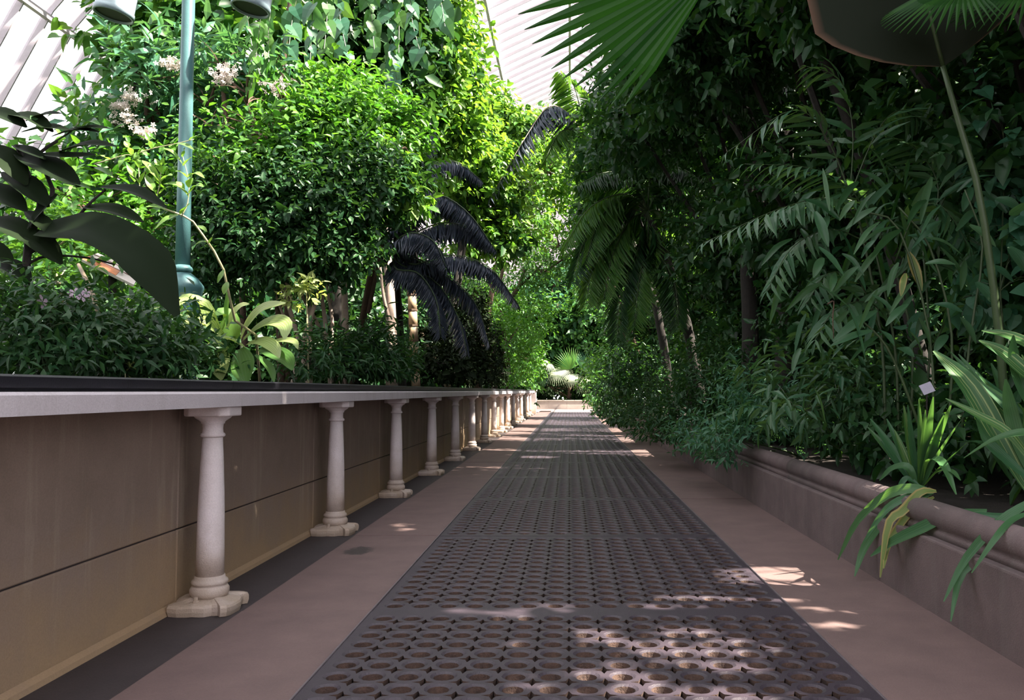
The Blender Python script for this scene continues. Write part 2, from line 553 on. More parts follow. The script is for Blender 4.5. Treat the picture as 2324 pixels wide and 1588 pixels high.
for i in range(NB - 1):
    if i == 0:
        r = col0
        r['label'] = 'cream iron column nearest the viewer, with worn scrolled foot plate'
    else:
        r = col0.copy()
        COL.objects.link(r)
        r['label'] = '%s cream iron column from the near end of the left wall' % ORD[i]
        r.location = (-2.005, Y0 + i * BAY, 0)
        for ch in list(col0.children):
            c = ch.copy()
            COL.objects.link(c)
            c.parent = r

# --- right planter wall: face blocks and roll coping
wr = structure('wall_right', label='low stone planter wall with a rounded coping on the right of the walk')
face = MB().extrude([(1.96, -.05), (2.25, -.05), (2.25, .40), (1.995, .40), (1.965, .398), (1.96, .39)], .004, PL - .004).mesh('wall_block', M['planter'])
prof = [(2.25, .40), (2.0, .40), (2.006, .43), (2.02, .445)]
for j in range(11):
    a = math.radians(215 - j * 22)
    prof.append((2.065 + .075 * math.cos(a), .505 + .075 * math.sin(a)))
prof += [(2.16, .50), (2.25, .49)]
roll = MB().extrude(prof, .003, PL - .003).mesh('coping_roll', M['planter'], True)
for i in range(-2, 21):
    y = 5.35 + i * PL
    bevelled(link('wall_block', face, wr, (.004 * ((i * 3) % 3 - 1), y, 0)), .005, 1)
    link('coping_roll', roll, wr, (.004 * ((i * 5) % 3 - 1), y, 0))
# --- end wall across the walk
we = structure('wall_end', label='low stone planter wall across the far end of the walk')
for k in range(4):
    bevelled(MB().box(-2.6 + k * 1.2, -1.404 + k * 1.2, YE, YE + .35, -.05, .52).obj('wall_block', M['endwall'], we), .006, 1)
    bevelled(MB().box(-2.6 + k * 1.2, -1.404 + k * 1.2, YE - .04, YE + .39, .52, .60).obj('coping_stone', M['endwall'], we), .012, 2)
MB().box(-2.5, 2.0, YE - .6, YE, -.05, .03).obj('step', M['kerb'], we)

# --- soil of the beds, outer walls, ground
def soil(name, x0, x1, y0, y1, z, label):
    nx, ny = max(2, int((x1 - x0) / .5)), max(2, int((y1 - y0) / .7))
    mb = MB()
    rg = random.Random(3)
    for j in range(ny + 1):
        for i in range(nx + 1):
            mb.v.append((x0 + (x1 - x0) * i / nx, y0 + (y1 - y0) * j / ny, z + rg.uniform(-.03, .05) * (0 < i < nx)))
    for j in range(ny):
        for i in range(nx):
            a = j * (nx + 1) + i
            mb.f.append((a, a + 1, a + nx + 2, a + nx + 1))
    o = mb.obj(name, M['soil'])
    o['kind'], o['label'] = 'structure', label
soil('soil_left', -9.9, -2.3, -5, 66, 1.16, 'dark soil of the raised left bed')
soil('soil_right', 2.15, 9.9, -5, 66, .45, 'dark soil of the right bed')
soil('soil_end', -2.6, 2.4, YE + .3, 66, .48, 'dark soil of the bed beyond the end wall')
structure('ground', data=MB().box(-90, 90, -60, 150, -.6, -.3).mesh('ground', M['ground']))
for nm, x in (('wall_outer_left', -10.2), ('wall_outer_right', 9.9)):
    structure(nm, data=MB().box(x, x + .3, -6, 66, -.3, 1.2).mesh(nm, M['planter']))

structure('wall_front_added', data=MB().box(-10.2, 10.2, -6.5, -6.1, -.3, 2.2).mesh('wall_front_added', M['planter']))  # unseen wall added behind the camera, height set to limit fill light
# --- glass roof: ribs, panes, purlins
ceil_ = structure('ceiling', label='arched white glasshouse roof of slender bars and clear panes')
ROOF = [(-10.0, 1.2), (-8.6, 4.0), (-7.3, 6.55), (-5.9, 8.25), (-3.9, 9.55), (-2.0, 10.55), (0, 11.5)]
STEP = .53
def bar_mesh(sign):
    mb = MB()
    pts = [(x * -sign, z) for x, z in ROOF]
    n0 = 0
    for i, (x, z) in enumerate(pts):
        a = pts[max(i - 1, 0)]
        c = pts[min(i + 1, len(pts) - 1)]
        t = Vector((c[0] - a[0], 0, c[1] - a[1])).normalized()
        nrm = Vector((-t.z, 0, t.x))
        if nrm.z < 0:
            nrm = -nrm
        ctr = Vector((x, 0, z))
        for dy, dn in ((-.032, .0), (-.032, .03), (-.011, .045), (.011, .045), (.032, .03), (.032, .0), (.011, -.075), (-.011, -.075)):
            mb.v.append(tuple(ctr + Vector((0, dy, 0)) + nrm * dn))
    for i in range(len(pts) - 1):
        for j in range(8):
            a, b2 = i * 8 + j, i * 8 + (j + 1) % 8
            mb.f.append((a, b2, b2 + 8, a + 8))
    return mb.mesh('glazing_bar', M['bar'])
def pane_mesh(sign):
    mb = MB()
    for x, z in ROOF:
        mb.v += [(x * -sign, .03, z + .01), (x * -sign, STEP - .03, z + .01)]
    for i in range(len(ROOF) - 1):
        mb.f.append((2 * i, 2 * i + 1, 2 * i + 3, 2 * i + 2))
    return mb.mesh('glass_pane', M['glass'])
for sg in (-1, 1):
    bm_, pm_ = bar_mesh(sg), pane_mesh(sg)
    for i in range(136):
        y = -6 + i * STEP
        link('glazing_bar', bm_, ceil_, (0, y, 0))
        link('glass_pane', pm_, ceil_, (0, y, 0))
for x, z in ROOF[1:]:
    for sg in ((-1, 1) if x else (1,)):
        MB().box(x * sg - .035, x * sg + .035, -6, 66, z - .17, z - .09).obj('purlin', M['bar'], ceil_)
for yy in (11.2, 13.9):
    MB().tube([(-9.6, yy - 1.5, 4.9), (-8.4, yy - .5, 4.6), (-7.4, yy + .8, 4.75)], .008, 4).obj('tie_wire', M['bar'], ceil_)

# ================================================================== PLANTS: tools
def arr(v):
    return np.asarray(v, dtype=np.float64)
def kite(w, fold=.12, droop=.18):
    v = [(0, 0, 0), (w / 2, .42, fold * w), (0, 1, -droop), (-w / 2, .42, fold * w)]
    return arr(v), [(0, 1, 2), (0, 2, 3)], [(.5, 0), (1, .42), (.5, 1), (0, .42)]
def ovate(w, fold=.18, droop=.25, wide=.35, tipw=.62):
    ys = [0, .32, .68, 1.0]
    ws = [.06, wide / .35 * .5, tipw * .5, .0]
    v, uv = [], []
    for y, ww in zip(ys, ws):
        z = -droop * y * y
        v += [(-ww * w, y, z + fold * ww * w), (0, y, z), (ww * w, y, z + fold * ww * w)]
        uv += [(0, y), (.5, y), (1, y)]
    f = []
    for i in range(3):
        a = i * 3
        f += [(a, a + 1, a + 4, a + 3), (a + 1, a + 2, a + 5, a + 4)]
    return arr(v), f, uv
def hexl(w, fold=.15, droop=.22):
    v = [(0, 0, 0), (w * .45, .3, fold * w - droop * .09), (w * .36, .68, fold * w - droop * .46), (0, 1, -droop), (-w * .36, .68, fold * w - droop * .46), (-w * .45, .3, fold * w - droop * .09)]
    return arr(v), [(0, 1, 2, 3), (0, 3, 4, 5)], [(.5, 0), (1, .3), (.9, .7), (.5, 1), (.1, .7), (0, .3)]
def heart(w=.85, fold=.15, droop=.3):
    ys = [-.12, 0, .3, .65, 1.0]
    ws = [.28, .46, .5, .3, .0]
    v, uv = [], []
    for y, ww in zip(ys, ws):
        yy = max(y, 0)
        z = -droop * yy * yy
        v += [(-ww * w, y, z + fold * ww * w), (0, max(y, 0.0), z), (ww * w, y, z + fold * ww * w)]
        uv += [(0, yy), (.5, yy), (1, yy)]
    f = []
    for i in range(4):
        a = i * 3
        f += [(a, a + 1, a + 4, a + 3), (a + 1, a + 2, a + 5, a + 4)]
    return arr(v), f, uv
def petals(n=5):
    v, f, uv = [], [], []
    for k in range(n):
        a = 2 * math.pi * k / n
        c, s = math.cos(a), math.sin(a)
        b = len(v)
        for x, y, z in ((0, .05, 0), (.26, .55, .05), (.17, .95, 0), (-.17, .95, 0), (-.26, .55, .05)):
            v.append((x * c - y * s, x * s + y * c, z))
            uv.append((.5, .5))
        f.append((b, b + 1, b + 2, b + 3, b + 4))
    return arr(v), f, uv

def tmpl_mesh(name, t, m):
    v, f, uv = t
    me = bpy.data.meshes.new(name)
    me.from_pydata([tuple(x) for x in v], [], f)
    l = me.uv_layers.new(name='UVMap')
    flat = [c for fc in f for i in fc for c in uv[i]]
    l.data.foreach_set('uv', flat)
    me.materials.append(m)
    return me
def scatter_mesh(name, t, R, pos, scale, m):
    """join many copies of one leaf shape: R (n,3,3) columns are the leaf axes"""
    v, f, uv = t
    n, k = len(pos), len(v)
    vs = np.einsum('nij,kj->nki', R, v) * scale[:, None, None] + pos[:, None, :]
    me = bpy.data.meshes.new(name)
    me.vertices.add(n * k)
    me.vertices.foreach_set('co', vs.astype(np.float32).ravel())
    tot = np.array([len(x) for x in f])
    loops = np.concatenate([np.array(x) for x in f])
    nl = len(loops)
    me.loops.add(n * nl)
    me.loops.foreach_set('vertex_index', (loops[None, :] + (np.arange(n) * k)[:, None]).astype(np.int32).ravel())
    st = np.concatenate([[0], np.cumsum(tot)[:-1]])
    me.polygons.add(n * len(f))
    me.polygons.foreach_set('loop_start', (st[None, :] + (np.arange(n) * nl)[:, None]).astype(np.int32).ravel())
    me.update(calc_edges=True)
    l = me.uv_layers.new(name='UVMap')
    u = np.array([uv[i] for i in loops], dtype=np.float32)
    l.data.foreach_set('uv', np.tile(u, (n, 1)).ravel())
    me.materials.append(m)
    return me
def unit(a):
    return a / np.maximum(np.linalg.norm(a, axis=-1, keepdims=True), 1e-9)
def frames(d, nrm):
    d = unit(d)
    nrm = unit(nrm - d * np.sum(nrm * d, -1, keepdims=True))
    x = np.cross(d, nrm)
    return np.stack([x, d, nrm], axis=-1)

# gaps in the canopy through which the sun reaches the walk: (place on the floor, radius)
GAPS = []
def gap(px, py, r, z=0.0):
    p = P(px, py, 1.0)
    d = (EYE - z) / (EYE - p.z)
    GAPS.append((P(px, py, d), r))
for px, py, r in ((1640, 1345, .20), (1560, 1362, .16), (1745, 1352, .16), (1690, 1320, .13), (1800, 1345, .10), (1460, 1372, .10), (1240, 1375, .12), (1120, 1392, .09), (1010, 1385, .06),
                  (1610, 1500, .13), (1500, 1470, .12), (1380, 1520, .12), (1260, 1570, .13), (1440, 1580, .14), (1640, 1580, .12), (1560, 1425, .12), (1700, 1460, .07), (1330, 1440, .10), (1150, 1470, .07), (1200, 1545, .09), (1780, 1420, .07),
                  (1850, 1385, .07), (1900, 1425, .08), (1215, 1037, .3), (905, 1192, .07), (915, 1202, .07), (1285, 1208, .10), (1200, 1210, .10),
                  (1130, 983, .9), (1300, 986, .5), (1250, 985, .5), (1360, 988, .4), (1290, 963, .6), (1210, 962, .5), (1330, 952, .6),
                  (1230, 936, 1.6), (1300, 936, 1.6), (1350, 936, 1.3)):
    gap(px, py, r)
for (px, py, d, r) in ((560, 750, 6.7, .5), (480, 790, 6.6, .35), (1280, 830, 57, 3.0), (1300, 770, 60, 3.5), (888, 720, 14.4, .45), (888, 640, 14.4, .4), (936, 680, 14.6, .35), (1000, 800, 17.5, .3), (750, 710, 9, .18), (695, 660, 8.2, .28), (885, 790, 14.4, .3), (420, 730, 6.1, .3), (920, 400, 9.2, .6), (330, 480, 9, .5), (200, 480, 9, .6), (430, 400, 5.7, .3), (320, 400, 5.7, .25), (1230, 900, 45, 1.0), (500, 1180, 4.6, .0), (2180, 880, 5.0, .35), (2080, 960, 5.3, .3), (2120, 790, 9, .6), (1300, 360, 20, 1.2)):
    GAPS.append((P(px, py, d), r))
GP = arr([tuple(g[0]) for g in GAPS])
GR2 = arr([g[1] for g in GAPS]) ** 2
SUN = arr(TO_SUN)
def keep_mask(pos, pad=0.0):
    keep = np.ones(len(pos), bool)
    for g, r2 in zip(GP, GR2):
        if r2 <= 0:
            continue
        v = pos - g
        t = v @ SUN
        d2 = np.sum(v * v, 1) - t * t
        keep &= ~((t > max(1.0, 1.6 * math.sqrt(r2))) & (d2 < (math.sqrt(r2) + pad) ** 2))
    return keep
def to_px(pos):
    c, s = math.cos(TH), math.sin(TH)
    z = pos[:, 2] - EYE
    dep = pos[:, 1] * c + z * s
    up = -pos[:, 1] * s + z * c
    dep = np.maximum(dep, .05)
    return VX + F * pos[:, 0] / dep, H / 2 - F * up / dep, dep

RX, RZ = [abs(q[0]) for q in ROOF][::-1], [q[1] for q in ROOF][::-1]
def room_mask(pos, sc):
    x, y, z = pos.T
    ok = (z + sc * .7 < np.interp(np.abs(x), RX, RZ) - .2) & (np.abs(x) < 9.5)
    ok &= ~((x > -2.75) & (x + sc > -2.58) & (z - sc < 1.27) & (x - sc < -1.72) & (y < YB + .6))      # left wall and columns
    ok &= ~((x + sc > 1.9) & (x - sc < 2.3) & (z - sc < .60))                     # right planter wall
    ok &= ~((y + sc > YE - .7) & (y - sc < YE + .45) & (z - sc < .62))
    ok &= z - sc * .5 > np.where(x > 1.9, .47, np.where(x < -2.3, 1.17, .05))
    return ok
LEAFMESH = {}
def place_leaves(root, t, tname, m, R, pos, scale, n_ind, name='leaf', stuff='foliage', min_px=10):
    """the leaves that show largest become objects of their own, the rest one part"""
    base = arr(root.location)
    x, y, dep = to_px(pos)
    inview = (x > -20) & (x < W + 20) & (y > -20) & (y < H + 20) & (scale * F / dep > min_px)
    idx = np.where(inview)[0]
    n_ind = min(n_ind, len(idx))
    pick = idx[np.argsort((dep / scale ** .5)[idx])[:n_ind]] if n_ind else np.array([], int)
    key = (tname, m.name)
    if key not in LEAFMESH:
        LEAFMESH[key] = tmpl_mesh(name, t, m)
    me = LEAFMESH[key]
    for i in pick:
        o = bpy.data.objects.new(name, me)
        COL.objects.link(o)
        o.parent = root
        A = R[i] * scale[i]
        q = pos[i] - base
        o.matrix_basis = Matrix(((A[0, 0], A[0, 1], A[0, 2], q[0]), (A[1, 0], A[1, 1], A[1, 2], q[1]), (A[2, 0], A[2, 1], A[2, 2], q[2]), (0, 0, 0, 1)))
    rest = np.ones(len(pos), bool)
    rest[pick] = False
    if rest.any():
        far = np.linalg.norm(base[:2]) > 7.5 or n_ind == 0
        ts = TEMPL.get({'ovate': 'hex', 'ovate_wide': 'hex_wide', 'lance': 'hex_lance', 'lance_wide': 'hex_lance'}.get(tname, tname), t) if far else t
        fo = link(stuff, scatter_mesh(stuff, ts, R[rest], pos[rest] - base, scale[rest], m), root)
        fo['kind'] = 'stuff'

def twig_leaves(rng, blobs, ntw, lpt, L, tl, droop=.25, up=.3, shell=2.4, flat=.5):
    C = arr([b[0] for b in blobs])
    Rr = arr([b[1] for b in blobs])
    wgt = np.prod(Rr, 1) ** (2 / 3)
    bi = rng.choice(len(blobs), ntw, p=wgt / wgt.sum())
    u = unit(rng.normal(size=(ntw, 3)))
    rr = rng.random(ntw) ** (1 / shell)
    p = C[bi] + u * Rr[bi] * rr[:, None]
    tw = unit(u * .8 + np.array([0, 0, up]) + rng.normal(size=(ntw, 3)) * .5)
    tlen = tl * rng.uniform(.6, 1.3, ntw)
    ref = unit(np.cross(tw, rng.normal(size=(ntw, 3))))
    ref2 = np.cross(tw, ref)
    pos, dr, nr = [], [], []
    for j in range(lpt):
        t = (j + .3) / lpt
        an = j * 2.4
        s = ref * math.cos(an) + ref2 * math.sin(an)
        pos.append(p + tw * (t * tlen)[:, None])
        dr.append(unit(tw * (.35 + .5 * t) + s * .8 + np.array([0, 0, -droop])))
        nr.append(np.array([0, 0, 1.0]) + rng.normal(size=(ntw, 3)) * flat + u * .35 + tw * .2)
    pos, dr, nr = np.concatenate(pos), np.concatenate(dr), np.concatenate(nr)
    scale = L * rng.uniform(.65, 1.25, len(pos))
    tips = (p, p + tw * tlen[:, None])
    return pos, dr, nr, scale, tips

TEMPL = {'hex': hexl(.5), 'hex_wide': hexl(.66), 'hex_lance': hexl(.3), 'kite': kite(.5), 'kite_narrow': kite(.28), 'kite_wide': kite(.68), 'ovate': ovate(.5), 'ovate_wide': ovate(.66), 'lance': ovate(.24, .2, .4), 'lance_thin': ovate(.17, .2, .35), 'lance_wide': ovate(.34, .2, .35),
         'heart': heart(), 'needle': kite(.10, .1, .3)}
SEED = [11]
def bez(a, b, c, n=8):
    return [a * (1 - t) ** 2 + b * 2 * t * (1 - t) + c * t * t for t in [i / n for i in range(n + 1)]]
def plant(name, label, cat, base, blobs, leaf, m, L, ntw, lpt=7, tl=None, n_ind=0, stems=(), bark='bark', droop=.25, up=.3, shell=2.4, carve=True, group=None, sr=.03, branch=True, zmin=None, xlim=None, stem_name='stem', core=0, coreL=.32):
    """one plant: an Empty at its foot, its stems, branches and leaves"""
    SEED[0] += 1
    rng = np.random.default_rng(SEED[0])
    base = Vector(base)
    root = thing(name, label, cat, base, group)
    blobs = [(tuple(b[0]), (b[1],) * 3 if not isinstance(b[1], (tuple, list)) else b[1]) for b in blobs]
    pos, dr, nr, sc, tips = twig_leaves(rng, blobs, ntw, lpt, L, tl or L * 3, droop, up, shell)
    k = keep_mask(pos, L * .35) if carve else np.ones(len(pos), bool)
    if zmin is not None:
        k &= pos[:, 2] - sc * .6 > zmin
    if xlim:
        k &= (pos[:, 0] > xlim[0]) & (pos[:, 0] < xlim[1])
    k &= room_mask(pos, sc)
    # nothing grows into the lens
    k &= np.linalg.norm(pos - arr((0, 0, EYE)), axis=1) > 2.2
    pos, dr, nr, sc = pos[k], dr[k], nr[k], sc[k]
    place_leaves(root, TEMPL[leaf], leaf, M[m], frames(dr, nr), pos, sc, n_ind)
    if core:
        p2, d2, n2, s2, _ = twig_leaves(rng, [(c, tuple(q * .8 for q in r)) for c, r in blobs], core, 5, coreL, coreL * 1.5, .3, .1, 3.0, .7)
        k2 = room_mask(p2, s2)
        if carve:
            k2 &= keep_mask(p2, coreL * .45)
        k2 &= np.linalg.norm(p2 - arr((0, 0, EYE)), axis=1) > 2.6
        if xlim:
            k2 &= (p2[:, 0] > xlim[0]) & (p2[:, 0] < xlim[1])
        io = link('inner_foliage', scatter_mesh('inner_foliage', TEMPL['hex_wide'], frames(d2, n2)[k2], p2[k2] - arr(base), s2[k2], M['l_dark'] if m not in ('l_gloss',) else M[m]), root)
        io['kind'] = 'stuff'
    bk = M[bark]
    main = [Vector(s) for s in stems] or [base]
    tops = []
    for i, s in enumerate(main):
        c = Vector(blobs[i % len(blobs)][0])
        mid = s.lerp(c, .5)
        mid.x, mid.y = s.x * .75 + c.x * .25, s.y * .75 + c.y * .25
        pts = [q - base for q in bez(s, mid, c, 7)]
        MB().tube(pts, [sr * (1 - .5 * t / 7) for t in range(8)], 7).obj(stem_name, bk, root, True)
        tops.append(c)
    if branch:
        mb = MB()
        for i, (c, r) in enumerate(blobs):
            c = Vector(c)
            o = tops[i % len(tops)] if i else main[0].lerp(c, .4)
            if (c - o).length > .05:
                mb.tube([q - base for q in bez(o, (o + c) / 2 + Vector((0, 0, -.1)), c, 4)], [sr * .5, sr * .45, sr * .4, sr * .35, sr * .3], 5)
            for kk in range(5):
                u = Vector((rng.normal(), rng.normal(), abs(rng.normal()) * .8)).normalized()
                e = c + Vector((u.x * r[0], u.y * r[1], u.z * r[2])) * .85
                mb.tube([q - base for q in bez(c, (c + e) / 2 + Vector((0, 0, .08)), e, 3)], [sr * .3, sr * .22, sr * .15, sr * .08], 4)
        mb.obj('branches', bk, root)
    return root

# explicit blade along a path
def blade_mesh(name, pts, w, m, hint=(0, -.55, .85), fold=.22, prof=None, na=5, base=(0, 0, 0), twist=0.0):
    pts = [Vector(p) for p in pts]
    n = len(pts)
    v, f, uv = [], [], []
    hint = Vector(hint)
    for i, p in enumerate(pts):
        t = (pts[min(i + 1, n - 1)] - pts[max(i - 1, 0)]).normalized()
        s = t.cross(hint).normalized()
        if twist:
            s = Matrix.Rotation(twist * i / n, 3, t) @ s
        nn = s.cross(t).normalized()
        u = i / (n - 1)
        ww = w * (prof(u) if prof else (math.sin(math.pi * min(1, u * .92 + .06)) ** .75)) * .5
        for j in range(na):
            a = j / (na - 1) * 2 - 1
            q = p + s * (a * ww) + nn * (abs(a) * ww * fold * 2 - (a * a * ww * fold * .6))
            v.append(tuple(q - Vector(base)))
            uv.append((a * .5 + .5, u))
    for i in range(n - 1):
        for j in range(na - 1):
            a = i * na + j
            f.append((a, a + 1, a + na + 1, a + na))
    me = tmpl_mesh(name, (v, f, uv), m)
    me.polygons.foreach_set('use_smooth', [True] * len(me.polygons))
    return me
def blade(root, pts, w, m, name='leaf', label=None, parent=None, **kw):
    par = parent or root
    o = link(name, blade_mesh(name, pts, w, m, base=root.location, **kw), par)
    if label:
        o['label'] = label
    return o
def curve3(pts, n=9):
    """smooth line through 2..5 points"""
    pts = [Vector(p) for p in pts]
    if len(pts) == 2:
        return [pts[0].lerp(pts[1], i / (n - 1)) for i in range(n)]
    q = [pts[0] * 2 - pts[1]] + pts + [pts[-1] * 2 - pts[-2]]
    out = []
    segs = len(pts) - 1
    for i in range(n):
        t = i / (n - 1) * segs
        k = min(int(t), segs - 1)
        t -= k
        a, b2, c, d = q[k:k + 4]
        out.append(.5 * ((2 * b2) + (c - a) * t + (a * 2 - b2 * 5 + c * 4 - d) * t * t + (b2 * 3 - a - c * 3 + d) * t ** 3))
    return out

def frond(root, pts, ll, n, m, wid='needle', droop=.5, rm='gstem', rr=.008, separate=False, side_bias=0.0, name='frond', angle=.55, seed=0, base_t=.12, lname='leaflet'):
    """a feather leaf: the midrib is the part, leaflets are its sub-parts"""
    rng = np.random.default_rng(seed + 900)
    pts = [Vector(p) for p in pts]
    line = curve3(pts, 16)
    b = Vector(root.location)
    fr = MB().tube([p - b for p in line], [rr * (1 - .75 * i / 15) for i in range(16)], 5).obj(name, M[rm], root, True)
    line = arr([tuple(p) for p in line])
    ts = np.linspace(base_t, 1.0, n)
    k = np.minimum((ts * 15).astype(int), 14)
    w = (ts * 15 - k)[:, None]
    pos = line[k] * (1 - w) + line[k + 1] * w
    tan = unit(line[k + 1] - line[k])
    upv = np.array([0, 0, 1.0])
    side = unit(np.cross(tan, upv))
    nrm = np.cross(side, tan)
    allp, alld, alln, alls = [], [], [], []
    for s in (-1, 1):
        d = unit(tan * angle + side * s + nrm * .15 + np.array([0, 0, -droop]) + rng.normal(size=(n, 3)) * .07)
        allp.append(pos)
        alld.append(d)
        alln.append(nrm + side * s * -.25 + rng.normal(size=(n, 3)) * .15)
        alls.append(ll * (np.sin(np.pi * (ts * .82 + .12)) ** .6) * rng.uniform(.88, 1.1, n))
    allp, alld, alln, alls = map(np.concatenate, (allp, alld, alln, alls))
    R = frames(alld, alln)
    base = arr(b)
    if separate:
        key = (wid, m)
        if key not in LEAFMESH:
            LEAFMESH[key] = tmpl_mesh(lname, TEMPL[wid], M[m])
        for i in range(len(allp)):
            o = bpy.data.objects.new(lname, LEAFMESH[key])
            COL.objects.link(o)
            o.parent = fr
            A, q = R[i] * alls[i], allp[i] - base
            o.matrix_basis = Matrix(((A[0, 0], A[0, 1], A[0, 2], q[0]), (A[1, 0], A[1, 1], A[1, 2], q[1]), (A[2, 0], A[2, 1], A[2, 2], q[2]), (0, 0, 0, 1)))
    else:
        lo = link('leaflets', scatter_mesh('leaflets', TEMPL[wid], R, allp - base, alls, M[m]), fr)
        lo['kind'] = 'stuff'
    return fr

SEGMESH = {}
def fan_leaf(root, hub, axis, nrm, radius, nseg, spread, m, rm='gstem', petiole=None, join=.6, droop=.15, name='leaf', separate=True):
    """a pleated palm fan: petiole as the part, folded segments as sub-parts"""
    b = Vector(root.location)
    hub, axis, nrm = Vector(hub), Vector(axis).normalized(), Vector(nrm)
    nrm = (nrm - axis * nrm.dot(axis)).normalized()
    pet = petiole or [hub - axis * radius * .6, hub]
    po_ = MB().tube([p - b for p in curve3(pet, 7)], [radius * .02] * 7, 6).obj(name, M[rm], root, True)
    da = spread / nseg
    key = (nseg, round(spread, 3), m, join, droop)
    if key not in SEGMESH:
        h = da / 2
        v, uv = [], []
        for r, wf, dz in ((.02, 1, 0), (.3, 1, 0), (join, 1, -.02), (join + (1 - join) * .5, .55, -.02 - droop * .4), (1.0, .06, -droop)):
            ww = r * math.tan(h) * wf if wf == 1 else join * math.tan(h) * wf * 1.1
            z = dz
            v += [(-ww, r, z), (0, r, z + .28 * ww + .012 * r), (ww, r, z)]
            uv += [(0, r), (.5, r), (1, r)]
        f = []
        for i in range(4):
            a = i * 3
            f += [(a, a + 1, a + 4, a + 3), (a + 1, a + 2, a + 5, a + 4)]
        SEGMESH[key] = (arr(v), f, uv)
    t = SEGMESH[key]
    Rs, ss = [], []
    side = axis.cross(nrm)
    for i in range(nseg):
        a = (i + .5) / nseg * spread - spread / 2
        d = axis * math.cos(a) + side * math.sin(a)
        d = d + nrm * .12 * math.cos(a * 1.3)
        Rs.append((arr(d), arr(nrm)))
        ss.append(radius * (1 - .22 * abs(a / (spread / 2)) ** 2))
    R = frames(arr([r[0] for r in Rs]), arr([r[1] for r in Rs]))
    pos = np.repeat(arr(hub - b)[None], nseg, 0)
    if separate:
        kk = ('mesh',) + key
        if kk not in SEGMESH:
            SEGMESH[kk] = tmpl_mesh('leaf_segment', t, M[m])
        for i in range(nseg):
            o = bpy.data.objects.new('leaf_segment', SEGMESH[kk])
            COL.objects.link(o)
            o.parent = po_
            A, q = R[i] * ss[i], pos[i]
            o.matrix_basis = Matrix(((A[0, 0], A[0, 1], A[0, 2], q[0]), (A[1, 0], A[1, 1], A[1, 2], q[1]), (A[2, 0], A[2, 1], A[2, 2], q[2]), (0, 0, 0, 1)))
    else:
        lo = link('leaf_segments', scatter_mesh('leaf_segments', t, R, pos, arr(ss), M[m]), po_)
        lo['kind'] = 'stuff'
    return po_

ZL, ZR = 1.16, .45            # soil levels
# ================================================================== LEFT BED
def B(px, py, d, r):
    """a blob of foliage about a place seen at (px, py), d away; r in metres (a number or three)"""
    return (P(px, py, d), r)
def foot(px, d, z, py=900):
    p = P(px, py, d)
    return (p.x, p.y, z)

# --- lamp post with two hanging lamps
LX, LD = -3.49, 7.5
lamp = thing('lamp_post', 'teal lamp post rising from the raised bed among shrubs', 'lamp', (LX, LD, ZL))
zr = lambda py: P(413, py, LD).z - ZL
MB().lathe([(.20, -.05), (.20, .06), (.15, .10), (.13, .2), (.125, zr(760)), (.13, zr(735)), (.165, zr(715)), (.165, zr(672)), (.172, zr(662)), (.185, zr(655)), (.182, zr(648)), (.135, zr(632)), (.085, zr(622)), (.066, zr(618))], 28).obj('base', M['teal'], lamp, True)
MB().lathe([(.066, zr(618)), (.084, zr(616)), (.088, zr(611)), (.080, zr(606)), (.068, zr(604)), (.064, zr(602))], 28).obj('ring', M['teal'], lamp, True)
MB().lathe([(.064, zr(603)), (.060, zr(400)), (.056, zr(0)), (.052, zr(-260))], 24).obj('pole', M['teal'], lamp, True)
for px, py, tilt in ((257, 36, .17), (568, 22, .17)):
    q = P(px, py, LD)
    ax = Vector((tilt, .04, 1)).normalized()
    e = Vector((LX, LD, q.z + 1.0))
    c = q - Vector((LX, LD, ZL))
    MB().tube([Vector((0, 0, zr(-200))), Vector((c.x * .5, 0, c.z + .75)), Vector((c.x * .95, 0, c.z + .66)), c + ax * .52], .022, 8).obj('arm', M['teal'], lamp, True)
    r = .168
    hd = MB()
    K = 28
    x_ = Vector((1, 0, 0)); x_ = (x_ - ax * x_.dot(ax)).normalized(); y_ = ax.cross(x_)
    for rr, h in ((.10, .55), (.15, .50), (r * .98, .44), (r * .98, .06), (r * 1.03, .05), (r * 1.03, 0), (r * .93, 0), (r * .93, .16)):
        for j in range(K):
            a = 2 * math.pi * j / K
            hd.v.append(tuple(c + ax * h + (x_ * math.cos(a) + y_ * math.sin(a)) * rr))
    for i in range(7):
        for j in range(K):
            a, b2 = i * K + j, i * K + (j + 1) % K
            hd.f.append((a, b2, b2 + K, a + K))
    hd.f.append(tuple(reversed(range(K))))
    ho = hd.obj('lamp_head', M['lamp'], lamp, True)
    dk = MB()
    dk.v = [tuple(c + ax * .02 + (x_ * math.cos(2 * math.pi * j / K) + y_ * math.sin(2 * math.pi * j / K)) * r * .94) for j in range(K)]
    dk.f = [tuple(range(K))]
    dk.obj('dark_opening', M['black'], ho)  # black disc across the mouth stands in for the shade inside

# --- tilted information board behind the leaves
bo = thing('information_board', 'tilted cream and orange board on a post behind the dark leaves', 'sign', foot(250, 6.3, ZL))
bb0 = Vector(bo.location)
c0, c1, c2, c3_ = P(186, 588, 6.2), P(304, 646, 6.2), P(318, 618, 6.42), P(222, 574, 6.42)
def slab4(q, th, name, m, par):
    n = (q[1] - q[0]).cross(q[3] - q[0]).normalized() * th
    mb = MB()
    mb.v = [tuple(p - bb0) for p in q] + [tuple(p - bb0 - n) for p in q]
    mb.f = [(0, 1, 2, 3), (7, 6, 5, 4), (0, 4, 5, 1), (1, 5, 6, 2), (2, 6, 7, 3), (3, 7, 4, 0)]
    return mb.obj(name, m, par)
slab4([c0, c1, c2, c3_], .02, 'panel', M['board'], bo)
up_ = (c1 - c0).cross(c3_ - c0).normalized() * .004
lf = lambda a, b2, t: a.lerp(b2, t)
